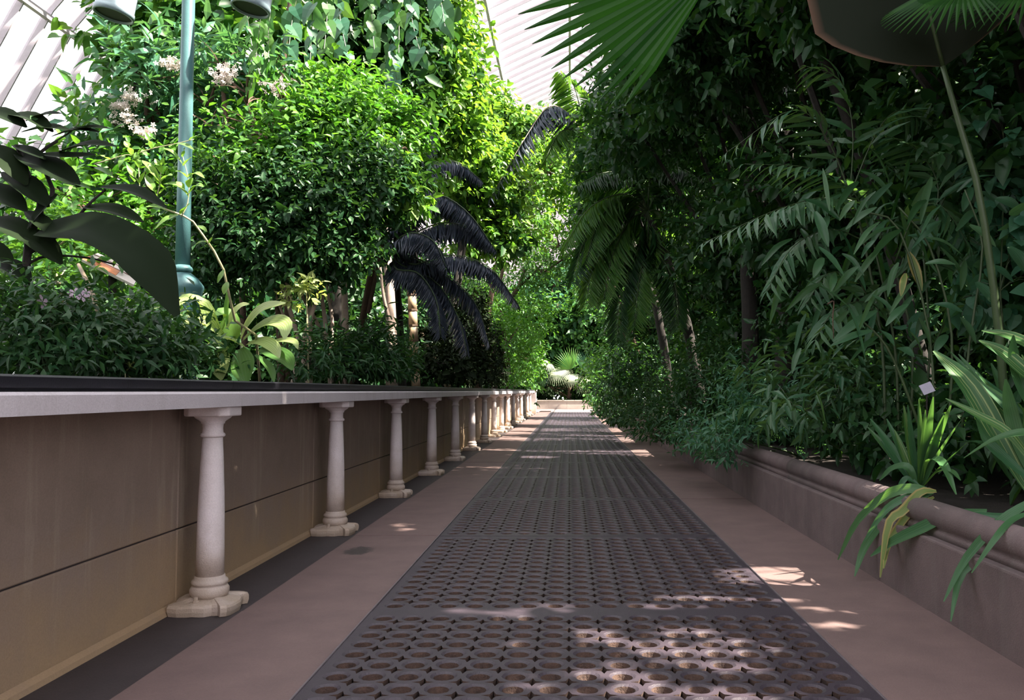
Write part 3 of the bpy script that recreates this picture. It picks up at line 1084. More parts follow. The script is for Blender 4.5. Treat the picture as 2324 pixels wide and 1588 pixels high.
slab4([lf(c0, c3_, .02) + up_, lf(c1, c2, .02).lerp(c0, .35) + up_, lf(c1, c2, .42).lerp(lf(c0, c3_, .42), .35) + up_, lf(c0, c3_, .42) + up_], .003, 'orange_band', M['orange'], bo)
slab4([lf(c0, c3_, .44) + up_, lf(c1, c2, .44) + up_, lf(c1, c2, .49) + up_, lf(c0, c3_, .49) + up_], .003, 'brown_line', M['brown_edge'], bo)
slab4([lf(c0, c3_, .74) + up_, lf(c1, c2, .74) + up_, lf(c1, c2, .77) + up_, lf(c0, c3_, .77) + up_], .003, 'brown_line', M['brown_edge'], bo)
MB().tube([((c0 + c1 + c2 + c3_) / 4) - bb0 - up_ * 5, Vector((0, 0, -.05))], .03, 8).obj('post', M['bark_dark'], bo)

def leafy(root, specs, w_default, m, d, **kw):
    """explicit leaves: (px0, py0, px1, py1, width px, sag px)"""
    for s in specs:
        a, c = P(s[0], s[1], d if len(s) < 7 else s[6]), P(s[2], s[3], (d if len(s) < 7 else s[6]) - .06)
        sag = s[5] if len(s) > 5 else 8
        mid = P((s[0] + s[2]) / 2, (s[1] + s[3]) / 2 - sag, (d if len(s) < 7 else s[6]) - .05)
        blade(root, curve3([a, mid, c], 8), s[4] * d / F, M[m] if len(s) < 8 else M[s[7]], **kw)

# --- big dark-leaved shrub in front of the glass
D1 = 4.9
sh = thing('dark_leaved_shrub', 'shrub with large dark glossy leaves against the bright glass', 'shrub', foot(40, D1, ZL))
b0 = Vector(sh.location)
def st(root, pts, r, m, name='stem', d=None):
    b = Vector(root.location)
    q = [(P(p[0], p[1], d) if d else Vector(p)) - b for p in pts]
    if len(q) > 2:
        q = curve3(q, 10)
    return MB().tube(q, [r * (1 - .45 * i / (len(q) - 1)) for i in range(len(q))], 7).obj(name, m, root, True)
st(sh, [(40, 905), (66, 700), (60, 560), (95, 470), (72, 420), (40, 330)], .028, M['bark_dark'], 'trunk', D1)
st(sh, [(66, 575), (150, 520), (200, 465), (240, 430)], .012, M['bark_dark'], 'branch', D1)
st(sh, [(95, 470), (120, 440), (108, 400), (90, 350), (130, 320)], .016, M['bark_dark'], 'branch', D1)
st(sh, [(60, 600), (110, 580), (200, 585), (260, 600)], .009, M['bark_dark'], 'branch', D1)
st(sh, [(110, 330), (170, 290), (176, 250), (178, 225)], .006, M['gstem'], 'branch', D1)
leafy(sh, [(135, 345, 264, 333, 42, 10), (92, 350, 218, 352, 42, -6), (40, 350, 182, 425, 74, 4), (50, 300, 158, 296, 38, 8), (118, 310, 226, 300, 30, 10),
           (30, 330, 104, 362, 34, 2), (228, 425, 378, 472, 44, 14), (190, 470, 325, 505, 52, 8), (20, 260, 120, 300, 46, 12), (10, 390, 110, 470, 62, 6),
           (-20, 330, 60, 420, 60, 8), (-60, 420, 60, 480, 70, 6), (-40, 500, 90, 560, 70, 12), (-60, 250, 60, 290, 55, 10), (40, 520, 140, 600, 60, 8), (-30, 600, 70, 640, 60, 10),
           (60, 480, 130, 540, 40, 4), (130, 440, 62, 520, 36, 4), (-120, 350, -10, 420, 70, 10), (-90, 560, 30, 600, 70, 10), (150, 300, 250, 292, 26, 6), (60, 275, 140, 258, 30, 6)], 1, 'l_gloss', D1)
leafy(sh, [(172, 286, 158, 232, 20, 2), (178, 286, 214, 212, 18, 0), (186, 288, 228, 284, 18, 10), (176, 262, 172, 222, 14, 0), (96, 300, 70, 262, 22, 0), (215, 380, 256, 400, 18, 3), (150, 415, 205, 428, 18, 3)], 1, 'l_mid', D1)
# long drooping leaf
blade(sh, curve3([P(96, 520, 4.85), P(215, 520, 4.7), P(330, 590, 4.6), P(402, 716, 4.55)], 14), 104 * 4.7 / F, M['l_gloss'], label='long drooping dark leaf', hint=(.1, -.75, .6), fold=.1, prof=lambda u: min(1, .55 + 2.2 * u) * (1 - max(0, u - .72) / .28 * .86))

# --- arching sapling with paired leaves
sp = thing('sapling', 'arching pale-stemmed sapling with paired lime leaves before the lamp post', 'sapling', foot(590, 7.1, ZL))
st(sp, [P(590, 870, 7.1), P(588, 772, 6.6), P(545, 742, 6.3), P(524, 705, 6.1), P(518, 650, 6.0), P(506, 608, 5.95), P(488, 573, 5.9), P(468, 545, 5.85), P(448, 514, 5.8), P(430, 496, 5.75), P(408, 486, 5.7), P(362, 470, 5.65)], .011, M['stem'])
for pts in ([(362, 470), (356, 450), (364, 410), (366, 370)], [(330, 448), (318, 432), (316, 400), (312, 348)], [(411, 492), (426, 460), (428, 410), (414, 352)], [(362, 470), (330, 448)], [(300, 352), (350, 336), (400, 326), (440, 316)], [(215, 372), (250, 362), (282, 352), (300, 352)]):
    st(sp, pts, .0045, M['stem'], 'shoot', 5.66)
leafy(sp, [(316, 418, 288, 374, 18, 0), (318, 414, 338, 372, 20, 0), (316, 380, 308, 345, 15, 0), (312, 352, 326, 330, 10, 0), (316, 436, 330, 416, 14, 0),
           (358, 448, 330, 396, 20, -2), (364, 418, 322, 364, 20, 8), (366, 412, 392, 398, 18, 6), (364, 420, 335, 384, 16, 6), (366, 392, 352, 360, 16, 2), (367, 375, 374, 345, 12, 0), (362, 440, 388, 424, 15, 4),
           (424, 440, 370, 418, 20, 10), (430, 438, 462, 424, 20, 10), (427, 446, 400, 412, 20, 4), (430, 425, 434, 392, 22, 2), (414, 372, 370, 336, 14, 8), (416, 376, 436, 356, 13, 2), (424, 402, 398, 388, 13, 4), (426, 402, 464, 404, 15, 10), (414, 356, 420, 334, 10, 0),
           (300, 352, 282, 320, 18, 2), (345, 338, 330, 300, 12, 0), (400, 326, 440, 340, 14, 4), (430, 318, 448, 308, 10, 2), (282, 352, 270, 380, 14, 0), (250, 362, 228, 352, 12, 0),
           (508, 612, 494, 642, 12, 0), (516, 640, 508, 668, 16, 0), (470, 548, 442, 556, 10, 3), (474, 552, 486, 530, 10, 0), (448, 512, 470, 526, 12, 2), (404, 488, 352, 520, 22, 6), (380, 480, 330, 470, 22, 6)], 1, 'l_sapling', 5.66)
leafy(sp, [(410, 486, 432, 462, 20, 2), (362, 470, 345, 490, 22, 2)], 1, 'l_bright', 5.66)

# --- the sunlit broad-leaved plant on the coping
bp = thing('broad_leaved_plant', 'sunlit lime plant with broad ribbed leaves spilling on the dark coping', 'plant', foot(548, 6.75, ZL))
st(bp, [P(548, 862, 6.75), P(548, 780, 6.7)], .02, M['gstem'])
wide = lambda u: (math.sin(math.pi * min(1, u * .9 + .08))) ** .8
def bl(p, d0, d1, w, m='l_broad', hint=(0, -.7, .7), lab=None, fold=.18):
    d0, d1 = d0 + .4, d1 + .35
    n = len(p)
    pts = [P(x, y, d0 + (d1 - d0) * i / (n - 1)) for i, (x, y) in enumerate(p)]
    blade(bp, curve3(pts, 12), w * (d0 + d1) / 2 / F, M[m], hint=hint, prof=wide, label=lab, fold=fold)
bl([(547, 770), (565, 735), (600, 700), (648, 688)], 6.3, 6.1, 44)
bl([(552, 772), (590, 742), (625, 730), (648, 742), (646, 770)], 6.3, 5.9, 46)
bl([(562, 780), (595, 775), (622, 790), (634, 812)], 6.2, 5.9, 34)
bl([(600, 782), (640, 772), (668, 776), (676, 792)], 6.2, 6.0, 18)
bl([(535, 770), (522, 735), (505, 712), (492, 716)], 6.3, 6.2, 48, 'l_broad2')
bl([(518, 768), (480, 735), (455, 690), (425, 676), (408, 694)], 6.3, 5.9, 44)
bl([(556, 788), (525, 772), (500, 768), (482, 782)], 6.2, 5.9, 32)
bl([(478, 776), (492, 800), (500, 830), (503, 862)], 6.15, 6.0, 54, hint=(0, -.95, .2), lab='bright yellow-green leaf hanging over the coping', fold=.1)
bl([(516, 740), (514, 700), (518, 668), (513, 645)], 6.2, 6.2, 12, 'l_broad2')
bl([(515, 745), (530, 712), (548, 694), (566, 690)], 6.2, 6.2, 22)
bl([(470, 735), (430, 716), (385, 702), (350, 700)], 6.1, 5.9, 26)
bl([(470, 742), (448, 730), (428, 732), (420, 745)], 6.1, 5.9, 26)
bl([(545, 792), (552, 820), (556, 845), (560, 872)], 6.2, 6.0, 56, 'l_broad2', hint=(0, -.95, .2))
bl([(590, 792), (620, 800), (650, 815), (664, 840)], 6.2, 6.0, 42, 'l_broad2')
bl([(580, 805), (605, 825), (618, 845), (622, 868)], 6.1, 6.0, 18, 'l_broad2')
bl([(520, 790), (480, 775), (450, 768), (420, 782)], 6.2, 5.9, 26, 'l_broad2')
bl([(500, 792), (470, 795), (448, 805), (436, 822)], 6.1, 5.9, 22, 'l_broad2')

# --- ground-cover shrubs along the coping, some in flower
plant('flowering_shrub', 'low dark shrub with pink flowers at the near end of the coping', 'shrub', foot(120, 4.6, ZL), [B(90, 760, 4.5, (.3, .3, .22)), B(20, 760, 4.6, (.3, .4, .25)), B(170, 790, 4.7, (.25, .3, .2)), B(110, 725, 4.8, (.25, .3, .12))], 'lance_wide', 'l_dark', .072, 460, 7, n_ind=150, droop=.1, sr=.012, xlim=(-9, -2.02), bark='gstem')
fl = [o for o in bpy.data.objects if o.name.startswith('flowering_shrub')][0]
pet = tmpl_mesh('flower', petals(5), M['petal'])
for px, py, r, d in ((97, 686, 19, 4.45), (170, 664, 13, 4.6), (186, 672, 14, 4.6), (196, 664, 12, 4.62), (160, 668, 10, 4.6), (178, 660, 11, 4.62)):
    o = link('flower', pet, fl)
    q = P(px, py, d)
    o.location = q - fl.location
    o.rotation_euler = (math.radians(68), .2 * (px % 3 - 1), px)
    o.scale = (r * d / F,) * 3
    o['label'] = 'pale pink five-petalled flower'
plant('leafy_shrub', 'low narrow-leaved shrub on the coping left of the lime plant', 'shrub', foot(320, 5.3, ZL), [B(270, 800, 5.1, (.3, .3, .15)), B(340, 800, 5.4, (.28, .3, .2)), B(410, 815, 6.3, (.25, .25, .12)), B(255, 785, 5.6, (.25, .3, .12)), B(340, 785, 6.2, (.25, .3, .12))], 'lance_wide', 'l_dark', .09, 620, 7, n_ind=170, droop=.1, sr=.012, xlim=(-9, -2.02), bark='gstem')
plant('tangled_shrub', 'tangled shrub with a bare reddish stem below the striped board', 'shrub', foot(235, 6.6, ZL), [B(130, 640, 6.4, (.4, .4, .25)), B(320, 705, 7.2, (.2, .3, .14)), B(260, 770, 6.4, (.35, .4, .12)), B(225, 690, 7.4, (.3, .3, .12)), B(130, 560, 7.5, (.4, .4, .3))], 'ovate', 'l_mid', .10, 420, 7, n_ind=110, sr=.02, bark='cane', stems=[foot(228, 6.6, ZL)])
ts = [o for o in bpy.data.objects if o.name.startswith('tangled_shrub')][0]
st(ts, [P(228, 880, 5.4), P(230, 770, 5.3), P(218, 690, 5.3), P(198, 640, 5.4), P(178, 600, 5.5)], .020, M['cane'], 'bare_stem')
plant('seedling', 'bright little seedling on the dark coping below the flowering shrub', 'seedling', foot(285, 4.95, ZL), [B(284, 845, 4.95, .035), B(282, 800, 4.95, .03)], 'ovate', 'l_broad', .045, 5, 4, tl=.05, n_ind=14, sr=.005, bark='stem', branch=False, carve=False)

# --- trees and bushes behind, left
plant('glass_side_bush', 'leafy bush with gaps of white glass behind the dark shrub', 'shrub', foot(150, 9.2, ZL), [B(180, 460, 9.0, (.7, .5, .4)), B(300, 420, 9.4, (.5, .5, .5)), B(120, 520, 9.4, (.6, .5, .4)), B(330, 540, 9.4, (.5, .5, .5)), B(230, 560, 9.2, (.5, .5, .4)), B(60, 600, 9.0, (.6, .5, .4))], 'ovate', 'l_bright', .13, 300, 7, n_ind=110, sr=.03)
plant('white_flowered_tree', 'tree with narrow blue-green leaves and clusters of whitish flowers', 'tree', foot(345, 9.8, ZL), [B(330, 190, 9.6, (.5, .5, .4)), B(420, 160, 10, (.5, .5, .45)), B(280, 300, 9.8, (.35, .4, .4)), B(350, 280, 9.8, (.45, .45, .35)), B(400, 330, 9.8, (.35, .4, .35))], 'lance_wide', 'l_cool', .22, 190, 8, tl=.4, n_ind=140, sr=.05, bark='bark', droop=.15)
wt = [o for o in bpy.data.objects if o.name.startswith('white_flowered_tree')][0]
for px, py, r in ((300, 222, 24), (285, 270, 30), (395, 145, 20), (272, 240, 16), (325, 300, 15)):
    SEED[0] += 1
    rng = np.random.default_rng(SEED[0])
    n = 60
    q = arr(P(px, py, 9.2) - wt.location)
    pos = q + rng.normal(size=(n, 3)) * r * 9.2 / F * .55 * arr((1.3, 1, .6))
    fc = link('flower_cluster', scatter_mesh('flower_cluster', petals(5), frames(rng.normal(size=(n, 3)), rng.normal(size=(n, 3)) + arr((0, -1, 1))), pos, np.full(n, .032), M['petal_white']), wt)
    fc['kind'] = 'stuff'
    fc['label'] = 'whitish flower cluster'
plant('pale_flowered_bush', 'dark bush with two pale flower sprays right of the lamp post', 'shrub', foot(560, 9.4, ZL), [B(500, 150, 9.4, (.35, .4, .35)), B(560, 210, 9.3, (.4, .4, .3)), B(470, 240, 9.5, (.35, .4, .35)), B(620, 170, 9.6, (.3, .3, .3))], 'lance_wide', 'l_cool', .19, 150, 8, tl=.3, n_ind=90, sr=.04)
pf = [o for o in bpy.data.objects if o.name.startswith('pale_flowered_bush')][0]
for px, py, r in ((515, 160, 20), (625, 195, 22), (505, 180, 14)):
    SEED[0] += 1
    rng = np.random.default_rng(SEED[0])
    n = 55
    q = arr(P(px, py, 8.9) - pf.location)
    pos = q + rng.normal(size=(n, 3)) * r * 8.9 / F * .55 * arr((1.3, 1, .6))
    fc = link('flower_cluster', scatter_mesh('flower_cluster', petals(5), frames(rng.normal(size=(n, 3)), rng.normal(size=(n, 3)) + arr((0, -1, 1))), pos, np.full(n, .03), M['petal_white']), pf)
    fc['kind'] = 'stuff'
plant('ivy_covered_tree', 'tall tree hung with heart-shaped leaves behind the lamp heads', 'tree', foot(420, 11.5, ZL), [B(330, 70, 11.2, (.5, .5, .5)), B(430, 80, 11.2, (.7, .6, .6)), B(560, 40, 11.5, (.7, .6, .6)), B(390, -60, 11.5, (.8, .7, .6)), B(300, 120, 11.5, (.25, .4, .4)), B(480, 300, 11.5, (.6, .6, .7)), B(330, 400, 11.5, (.6, .6, .6)), B(270, 330, 11.2, (.3, .4, .4))], 'heart', 'l_mid', .20, 300, 7, n_ind=170, sr=.09, droop=.6, bark='bark_dark', core=120, coreL=.25)
# the dense lit mound right of the lamp
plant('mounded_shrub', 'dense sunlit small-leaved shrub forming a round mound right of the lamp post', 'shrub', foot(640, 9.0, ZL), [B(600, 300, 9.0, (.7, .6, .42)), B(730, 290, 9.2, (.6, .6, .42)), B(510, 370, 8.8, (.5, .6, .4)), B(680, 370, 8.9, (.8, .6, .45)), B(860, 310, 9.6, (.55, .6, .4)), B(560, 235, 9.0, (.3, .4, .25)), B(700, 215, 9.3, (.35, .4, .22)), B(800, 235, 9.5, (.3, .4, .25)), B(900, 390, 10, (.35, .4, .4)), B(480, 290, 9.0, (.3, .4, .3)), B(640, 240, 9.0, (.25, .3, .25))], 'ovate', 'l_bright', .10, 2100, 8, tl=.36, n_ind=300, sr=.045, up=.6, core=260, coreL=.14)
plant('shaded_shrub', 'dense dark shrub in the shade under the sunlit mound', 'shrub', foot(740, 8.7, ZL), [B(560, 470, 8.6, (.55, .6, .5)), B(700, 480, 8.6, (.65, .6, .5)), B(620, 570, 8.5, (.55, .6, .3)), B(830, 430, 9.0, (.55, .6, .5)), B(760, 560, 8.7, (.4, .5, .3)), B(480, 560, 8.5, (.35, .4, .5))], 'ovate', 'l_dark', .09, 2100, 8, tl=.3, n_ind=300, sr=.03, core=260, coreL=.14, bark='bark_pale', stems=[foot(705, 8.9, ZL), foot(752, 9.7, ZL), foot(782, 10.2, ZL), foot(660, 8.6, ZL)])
plant('lime_sprig', 'small sunlit lime sprig before the thin pale trunks', 'shrub', foot(700, 8.3, ZL), [B(695, 655, 8.2, (.14, .1, .07)), B(660, 680, 8.2, (.06, .06, .05))], 'ovate', 'l_broad', .085, 22, 6, tl=.1, n_ind=90, sr=.01, bark='stem')
plant('hanging_branch_tree', 'tree with a lime branch of ovate leaves hanging before dark fronds', 'tree', foot(800, 12.2, ZL), [B(905, 345, 9.2, (.13, .15, .12)), B(922, 395, 9.15, (.10, .12, .2)), B(938, 445, 9.1, (.07, .1, .16)), B(885, 325, 9.3, (.15, .15, .1))], 'ovate_wide', 'l_yellow', .125, 36, 6, tl=.2, n_ind=140, sr=.06, droop=.7, up=-.3)

# climber with strands of heart leaves, hanging from the roof rib
cl = thing('climber', 'climber hanging in long strands of pale heart-shaped leaves', 'climber', foot(650, 10.6, ZL))
cb = Vector(cl.location)
hm = tmpl_mesh('leaf', TEMPL['heart'], M['l_mid'])
hm2 = tmpl_mesh('leaf', TEMPL['heart'], M['l_cool'])
hl = tmpl_mesh('leaf', heart(.55), M['l_bright'])
rgc = random.Random(5)
st(cl, [P(650, 905, 10.6), P(655, 500, 10.7), P(640, 200, 10.6), P(670, -90, 10.4)], .05, M['bark'], 'trunk')
for x0, y0, x1, y1, d, mesh in ((600, -60, 570, 200, 9.3, hl), (640, -60, 610, 150, 9.4, hl), (690, -60, 655, 110, 9.6, hm2), (740, -60, 735, 120, 10, hm), (770, -60, 790, 130, 10.2, hm2), (830, -60, 850, 120, 10.8, hm), (860, -60, 900, 190, 11, hm2), (900, -40, 905, 120, 11, hm), (930, -60, 960, 140, 11.5, hm2),
                             (560, 30, 590, 170, 9.3, hl), (710, 0, 700, 190, 9.8, hm2), (890, 90, 885, 180, 11, hm), (800, -60, 760, 60, 10.4, hm), (970, -60, 1010, 60, 12.5, hm2)):
    a, c = P(x0, y0, d), P(x1, y1, d - .1)
    mid = P((x0 + x1) / 2 + rgc.uniform(-14, 14), (y0 + y1) / 2, d)
    line = curve3([a, mid, c], 14)
    MB().tube([p - cb for p in line], .005, 4).obj('vine', M['gstem'], cl)
    n = int((y1 - y0) / 19)
    for i in range(n):
        t = (i + .5) / n * 13
        k = min(int(t), 12)
        p = line[k].lerp(line[k + 1], t - k)
        o = link('leaf', mesh, cl)
        s = (1 if i % 2 else -1)
        Lf = rgc.uniform(22, 56) * d / F
        dirv = Vector((s * rgc.uniform(.25, .9), rgc.uniform(-.5, .1), -1.0)).normalized()
        nv = Vector((rgc.uniform(-.9, .9), -1, rgc.uniform(-.2, 1.3)))
        nv = (nv - dirv * nv.dot(dirv)).normalized()
        xv = dirv.cross(nv)
        q = p - cb
        o.matrix_basis = Matrix(((xv.x * Lf, dirv.x * Lf, nv.x * Lf, q.x), (xv.y * Lf, dirv.y * Lf, nv.y * Lf, q.y), (xv.z * Lf, dirv.z * Lf, nv.z * Lf, q.z), (0, 0, 0, 1)))

plant('shadowy_tree', 'tall dark-crowned tree behind the mounded shrub and the climber', 'tree', foot(760, 13.5, ZL), [B(760, 90, 13.5, (.8, .7, .9)), B(830, -40, 13.8, (1.1, .8, .7)), B(700, 10, 13.3, (.8, .7, .7)), B(900, 60, 14, (.7, .7, .8)), B(880, 200, 14, (.7, .7, .6)), B(740, 210, 13.5, (.7, .6, .5)), B(640, -80, 13, (.9, .8, .7))], 'ovate_wide', 'l_dark', .15, 900, 7, n_ind=160, sr=.12, bark='bark_dark', core=300)
plant('sunlit_climbing_tree', 'tall yellow-green tree edging the bright gap of glass roof', 'tree', foot(930, 16.5, ZL), [B(960, 120, 16.2, (.7, .7, .9)), B(1010, 60, 16.8, (.55, .7, .8)), B(1000, 220, 17, (.75, .7, .8)), B(930, 280, 16.5, (.7, .7, .6)), B(1055, 250, 17.5, (.45, .6, .7)), B(1000, 330, 17.2, (.7, .7, .6)), B(960, -40, 16.5, (.8, .7, .8)), B(1060, 130, 18, (.25, .4, .6))], 'ovate_wide', 'l_yellow', .17, 1100, 7, n_ind=220, sr=.1, droop=.5, core=200, coreL=.26, bark='bark_dark')
plant('bright_understory_tree', 'yellow-green tree under the roof gap, behind the slate fronds', 'tree', foot(1010, 20, ZL), [B(1080, 360, 20, (.8, .8, .7)), B(1020, 430, 20, (.8, .8, .7)), B(1130, 440, 21, (.7, .8, .7)), B(1080, 520, 21, (.7, .8, .6)), B(1150, 300, 22, (.6, .7, .6)), B(980, 330, 19, (.7, .7, .7)), B(1150, 540, 21, (.5, .6, .5)), B(1100, 250, 22, (.6, .6, .5))], 'ovate_wide', 'l_yellow', .17, 1300, 7, n_ind=200, sr=.1, droop=.5, core=250, coreL=.26, bark='bark_dark')

# --- slate-blue cycad with arching fronds
cy = thing('cycad', 'cycad with arching slate-blue feather fronds above the balustrade', 'palm', foot(914, 14.0, ZL))
st(cy, [P(914, 900, 14.0), P(908, 740, 13.6), P(897, 590, 12.9)], .075, M['bark_dark'], 'trunk')
crown = P(893, 575, 12.8)
i = 0
for pts, dd in (([(910, 500), (985, 442), (1060, 480), (1124, 566)], 12.2), ([(905, 470), (960, 428), (1010, 455), (1040, 500)], 12.6), ([(940, 600), (1020, 578), (1110, 606), (1176, 690)], 12.0), ([(900, 545), (940, 528), (985, 548), (1012, 604)], 11.9),
                ([(925, 540), (1000, 506), (1075, 520), (1112, 560)], 12.4), ([(915, 460), (955, 385), (1030, 365), (1094, 410)], 13.0), ([(900, 480), (930, 400), (960, 330), (985, 300)], 13.4), ([(880, 540), (830, 520), (790, 560), (770, 640)], 12.2),
                ([(900, 610), (950, 620), (990, 680), (1000, 760)], 11.8), ([(910, 600), (990, 640), (1040, 720), (1060, 800)], 12.2), ([(930, 580), (1010, 620), (1080, 690), (1110, 780)], 12.6), ([(890, 560), (860, 500), (800, 470), (740, 520)], 12.6)):
    pp = [crown] + [P(x, y, 12.6 + (dd - 12.6) * (j + 1) / len(pts)) for j, (x, y) in enumerate(pts)]
    frond(cy, pp, .38, 92, 'l_cycad', droop=1.25, rm='gstem', rr=.016, seed=i, angle=.35)
    i += 1

# --- pale trunks between the fronds and the balustrade
pt_ = thing('pale_trunked_tree', 'tree with a broad flaking pale pink trunk behind the balustrade', 'tree', foot(888, 14.5, ZL))
st(pt_, [P(890, 900, 14.5), P(888, 760, 14.5), P(884, 640, 14.6), P(870, 500, 14.8)], .115, M['bark_pale'], 'trunk')
st(pt_, [P(888, 740, 14.5), P(872, 680, 14.4), P(862, 600, 14.4)], .04, M['bark_pale'], 'branch')
bcane = M['cane']
def ringed(name, label, a, c, r, n, cat='bamboo'):
    root = thing(name, label, cat, (a.x, a.y, ZL))
    b = Vector(root.location)
    for i in range(n):
        p, q = a.lerp(c, i / n), a.lerp(c, (i + 1) / n)
        g = (q - p).normalized() * .012
        MB().tube([p + g - b, q - g - b], [r, r * .95], 8).obj('internode', bcane, root, True)
        MB().tube([q - g * 1.4 - b, q + g * 1.4 - b], [r * 1.1] * 2, 8).obj('node_ring', M['ring'], root)
ringed('bamboo_cane', 'sunlit ringed tan cane standing just left of the slate fronds', P(944, 880, 14.7), P(932, 600, 14.8), .080, 8)
ringed('bamboo_cane', 'leaning banded cane low in the dark shrubs behind the balustrade', P(1018, 880, 17.7), P(955, 755, 17.9), .065, 10)
for px, d, top, r, lab in ((700, 8.9, 640, .030, 'thin brown trunk, first left of the pale twig trunks'), (750, 9.6, 665, .024, 'slender pale trunk standing alone beside the thicker trunk'), (780, 10.3, 540, .054, 'thicker knobbly tan trunk right of the slender pale trunk')):
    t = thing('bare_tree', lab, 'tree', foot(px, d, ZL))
    st(t, [P(px + 4, 885, d), P(px + 2, 800, d), P(px + 4, 720, d), P(px - 6, top, d), P(px - 12, top - 90, d + .2)], r, M['bark_pale'], 'trunk')
    st(t, [P(px - 2, top + 30, d), P(px + 12, top - 20, d), P(px + 16, top - 70, d)], r * .5, M['bark_pale'], 'branch')

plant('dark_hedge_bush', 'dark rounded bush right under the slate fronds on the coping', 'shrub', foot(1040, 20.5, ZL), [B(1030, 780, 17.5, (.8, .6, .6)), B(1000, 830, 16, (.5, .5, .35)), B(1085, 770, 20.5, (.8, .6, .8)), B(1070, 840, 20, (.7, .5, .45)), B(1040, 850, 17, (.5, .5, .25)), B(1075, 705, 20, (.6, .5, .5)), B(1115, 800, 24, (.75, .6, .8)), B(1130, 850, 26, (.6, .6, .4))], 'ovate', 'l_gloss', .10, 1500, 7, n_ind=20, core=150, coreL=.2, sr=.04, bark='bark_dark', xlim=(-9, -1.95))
plant('fine_leaved_bush', 'fine-leaved dark bush on the coping under the thin trunks', 'shrub', foot(830, 11.2, ZL), [B(780, 830, 9.3, (.35, .35, .2)), B(860, 810, 10, (.4, .4, .3)), B(920, 835, 11, (.4, .4, .22)), B(830, 850, 9.8, (.35, .3, .15)), B(700, 830, 8.3, (.25, .3, .18))], 'lance', 'l_dark', .11, 620, 8, n_ind=80, sr=.02, bark='bark_dark', xlim=(-9, -1.98))
plant('silver_tuft', 'small pale tuft at the coping edge below the dark bush', 'plant', foot(1078, 23.8, ZL), [B(1075, 862, 23.8, (.16, .1, .12))], 'lance', 'l_pale', .16, 16, 6, tl=.1, sr=.01, branch=False)
# forked small tree
ft = plant('forked_tree', 'small tree with a forked bare trunk beyond the dark bush', 'tree', foot(1128, 31, ZL), [B(1060, 640, 25, (.8, .8, .5)), B(1130, 560, 25, (.9, .8, .7)), B(1200, 560, 25, (.5, .7, .5)), B(1180, 480, 25, (.7, .8, .6)), B(1080, 700, 26, (.6, .8, .4)), B(1190, 625, 31, (.8, .8, .5)), B(1140, 640, 31, (.8, .8, .5)), B(1210, 560, 31, (.8, .8, .6))], 'ovate', 'l_mid', .14, 420, 7, sr=.0, branch=False)
st(ft, [P(1122, 905, 31), P(1128, 740, 31), P(1150, 690, 31), P(1178, 650, 31), P(1190, 610, 31)], .12, M['bark'], 'trunk')
st(ft, [P(1140, 712, 31), P(1128, 680, 31), P(1108, 640, 31.2)], .06, M['bark'], 'branch')
st(ft, [P(1175, 655, 31), P(1230, 600, 31.2), P(1260, 560, 31.4)], .05, M['bark'], 'branch')
plant('far_lit_bush', 'sunlit light-green bush right of the forked trunk', 'shrub', (-2.9, 30, ZL), [B(1150, 780, 29, (.9, .8, .8)), B(1190, 720, 31, (.9, .9, .9)), B(1200, 820, 32, (.6, .8, .6)), B(1130, 720, 30, (.8, .8, .7)), B(1160, 850, 30, (.5, .6, .35))], 'ovate', 'l_bright', .16, 480, 7, sr=.06)
plant('coping_trailer', 'leafy shrub trailing over the far end of the balustrade', 'shrub', (-2.8, 36, ZL), [B(1182, 850, 34, (.5, .6, .4)), B(1205, 870, 37, (.45, .6, .4)), B(1165, 880, 33, (.25, .5, .35)), B(1212, 835, 38, (.4, .6, .5))], 'ovate_wide', 'l_mid', .20, 190, 7, sr=.04)

for i, (d, X, h, lab) in enumerate(((11.5, -6.0, 3.6, 'dark bushy tree behind the lamp post and the thin pale trunks'), (15.5, -5.4, 4.2, 'dark bushy tree behind the pale-trunked tree'), (20, -5.0, 5.0, 'dark bushy tree behind the slate fronds'), (27, -4.8, 6.0, 'bushy tree behind the forked tree'), (36, -4.6, 7.0, 'bushy tree along the left bed toward the far end'), (46, -4.2, 7.5, 'farthest bushy tree of the left bed'))):
    plant('bushy_tree', lab, 'tree', (X, d, ZL), [((X, d, 1.3 + h * .12), (1.6, 1.7, .8)), ((X + .5, d + .6, 1.2 + h * .35), (1.5, 1.8, .9)), ((X - .4, d, 1.2 + h * .62), (1.5, 1.7, .9)), ((X + 1.2, d + 1.2, 1.7), (1.1, 1.3, .6)), ((X - 1.0, d + 1.5, 1.9), (1.2, 1.2, .9))], 'kite_wide', 'l_dark' if i < 4 else 'l_mid', .15 + .003 * d, 900, 7, sr=.07, bark='bark_dark', core=260, coreL=.3)
for X, d, h, lab in ((-5.0, 2.6, 6.4, 'tall leafy tree added unseen outside the left edge to cut skylight'), (-5.2, -1.2, 7.0, 'tall leafy tree added unseen behind the viewer to cut skylight')):
    plant('added_leafy_tree', lab, 'tree', (X, d, ZL), [((X, d, 1.3 + h * .15), (1.6, 1.7, .8)), ((X + .3, d + .3, 1.2 + h * .4), (1.5, 1.7, 1.1)), ((X + .1, d, 1.2 + h * .66), (1.6, 1.8, 1.1)), ((X + .6, d - .4, 1.2 + h * .85), (1.3, 1.5, .7))], 'kite_wide', 'l_dark', .17, 1100, 7, sr=.07, bark='bark_dark', core=500, coreL=.28, xlim=(-9, -3.1))  # out-of-view trees added to cut skylight on the right side
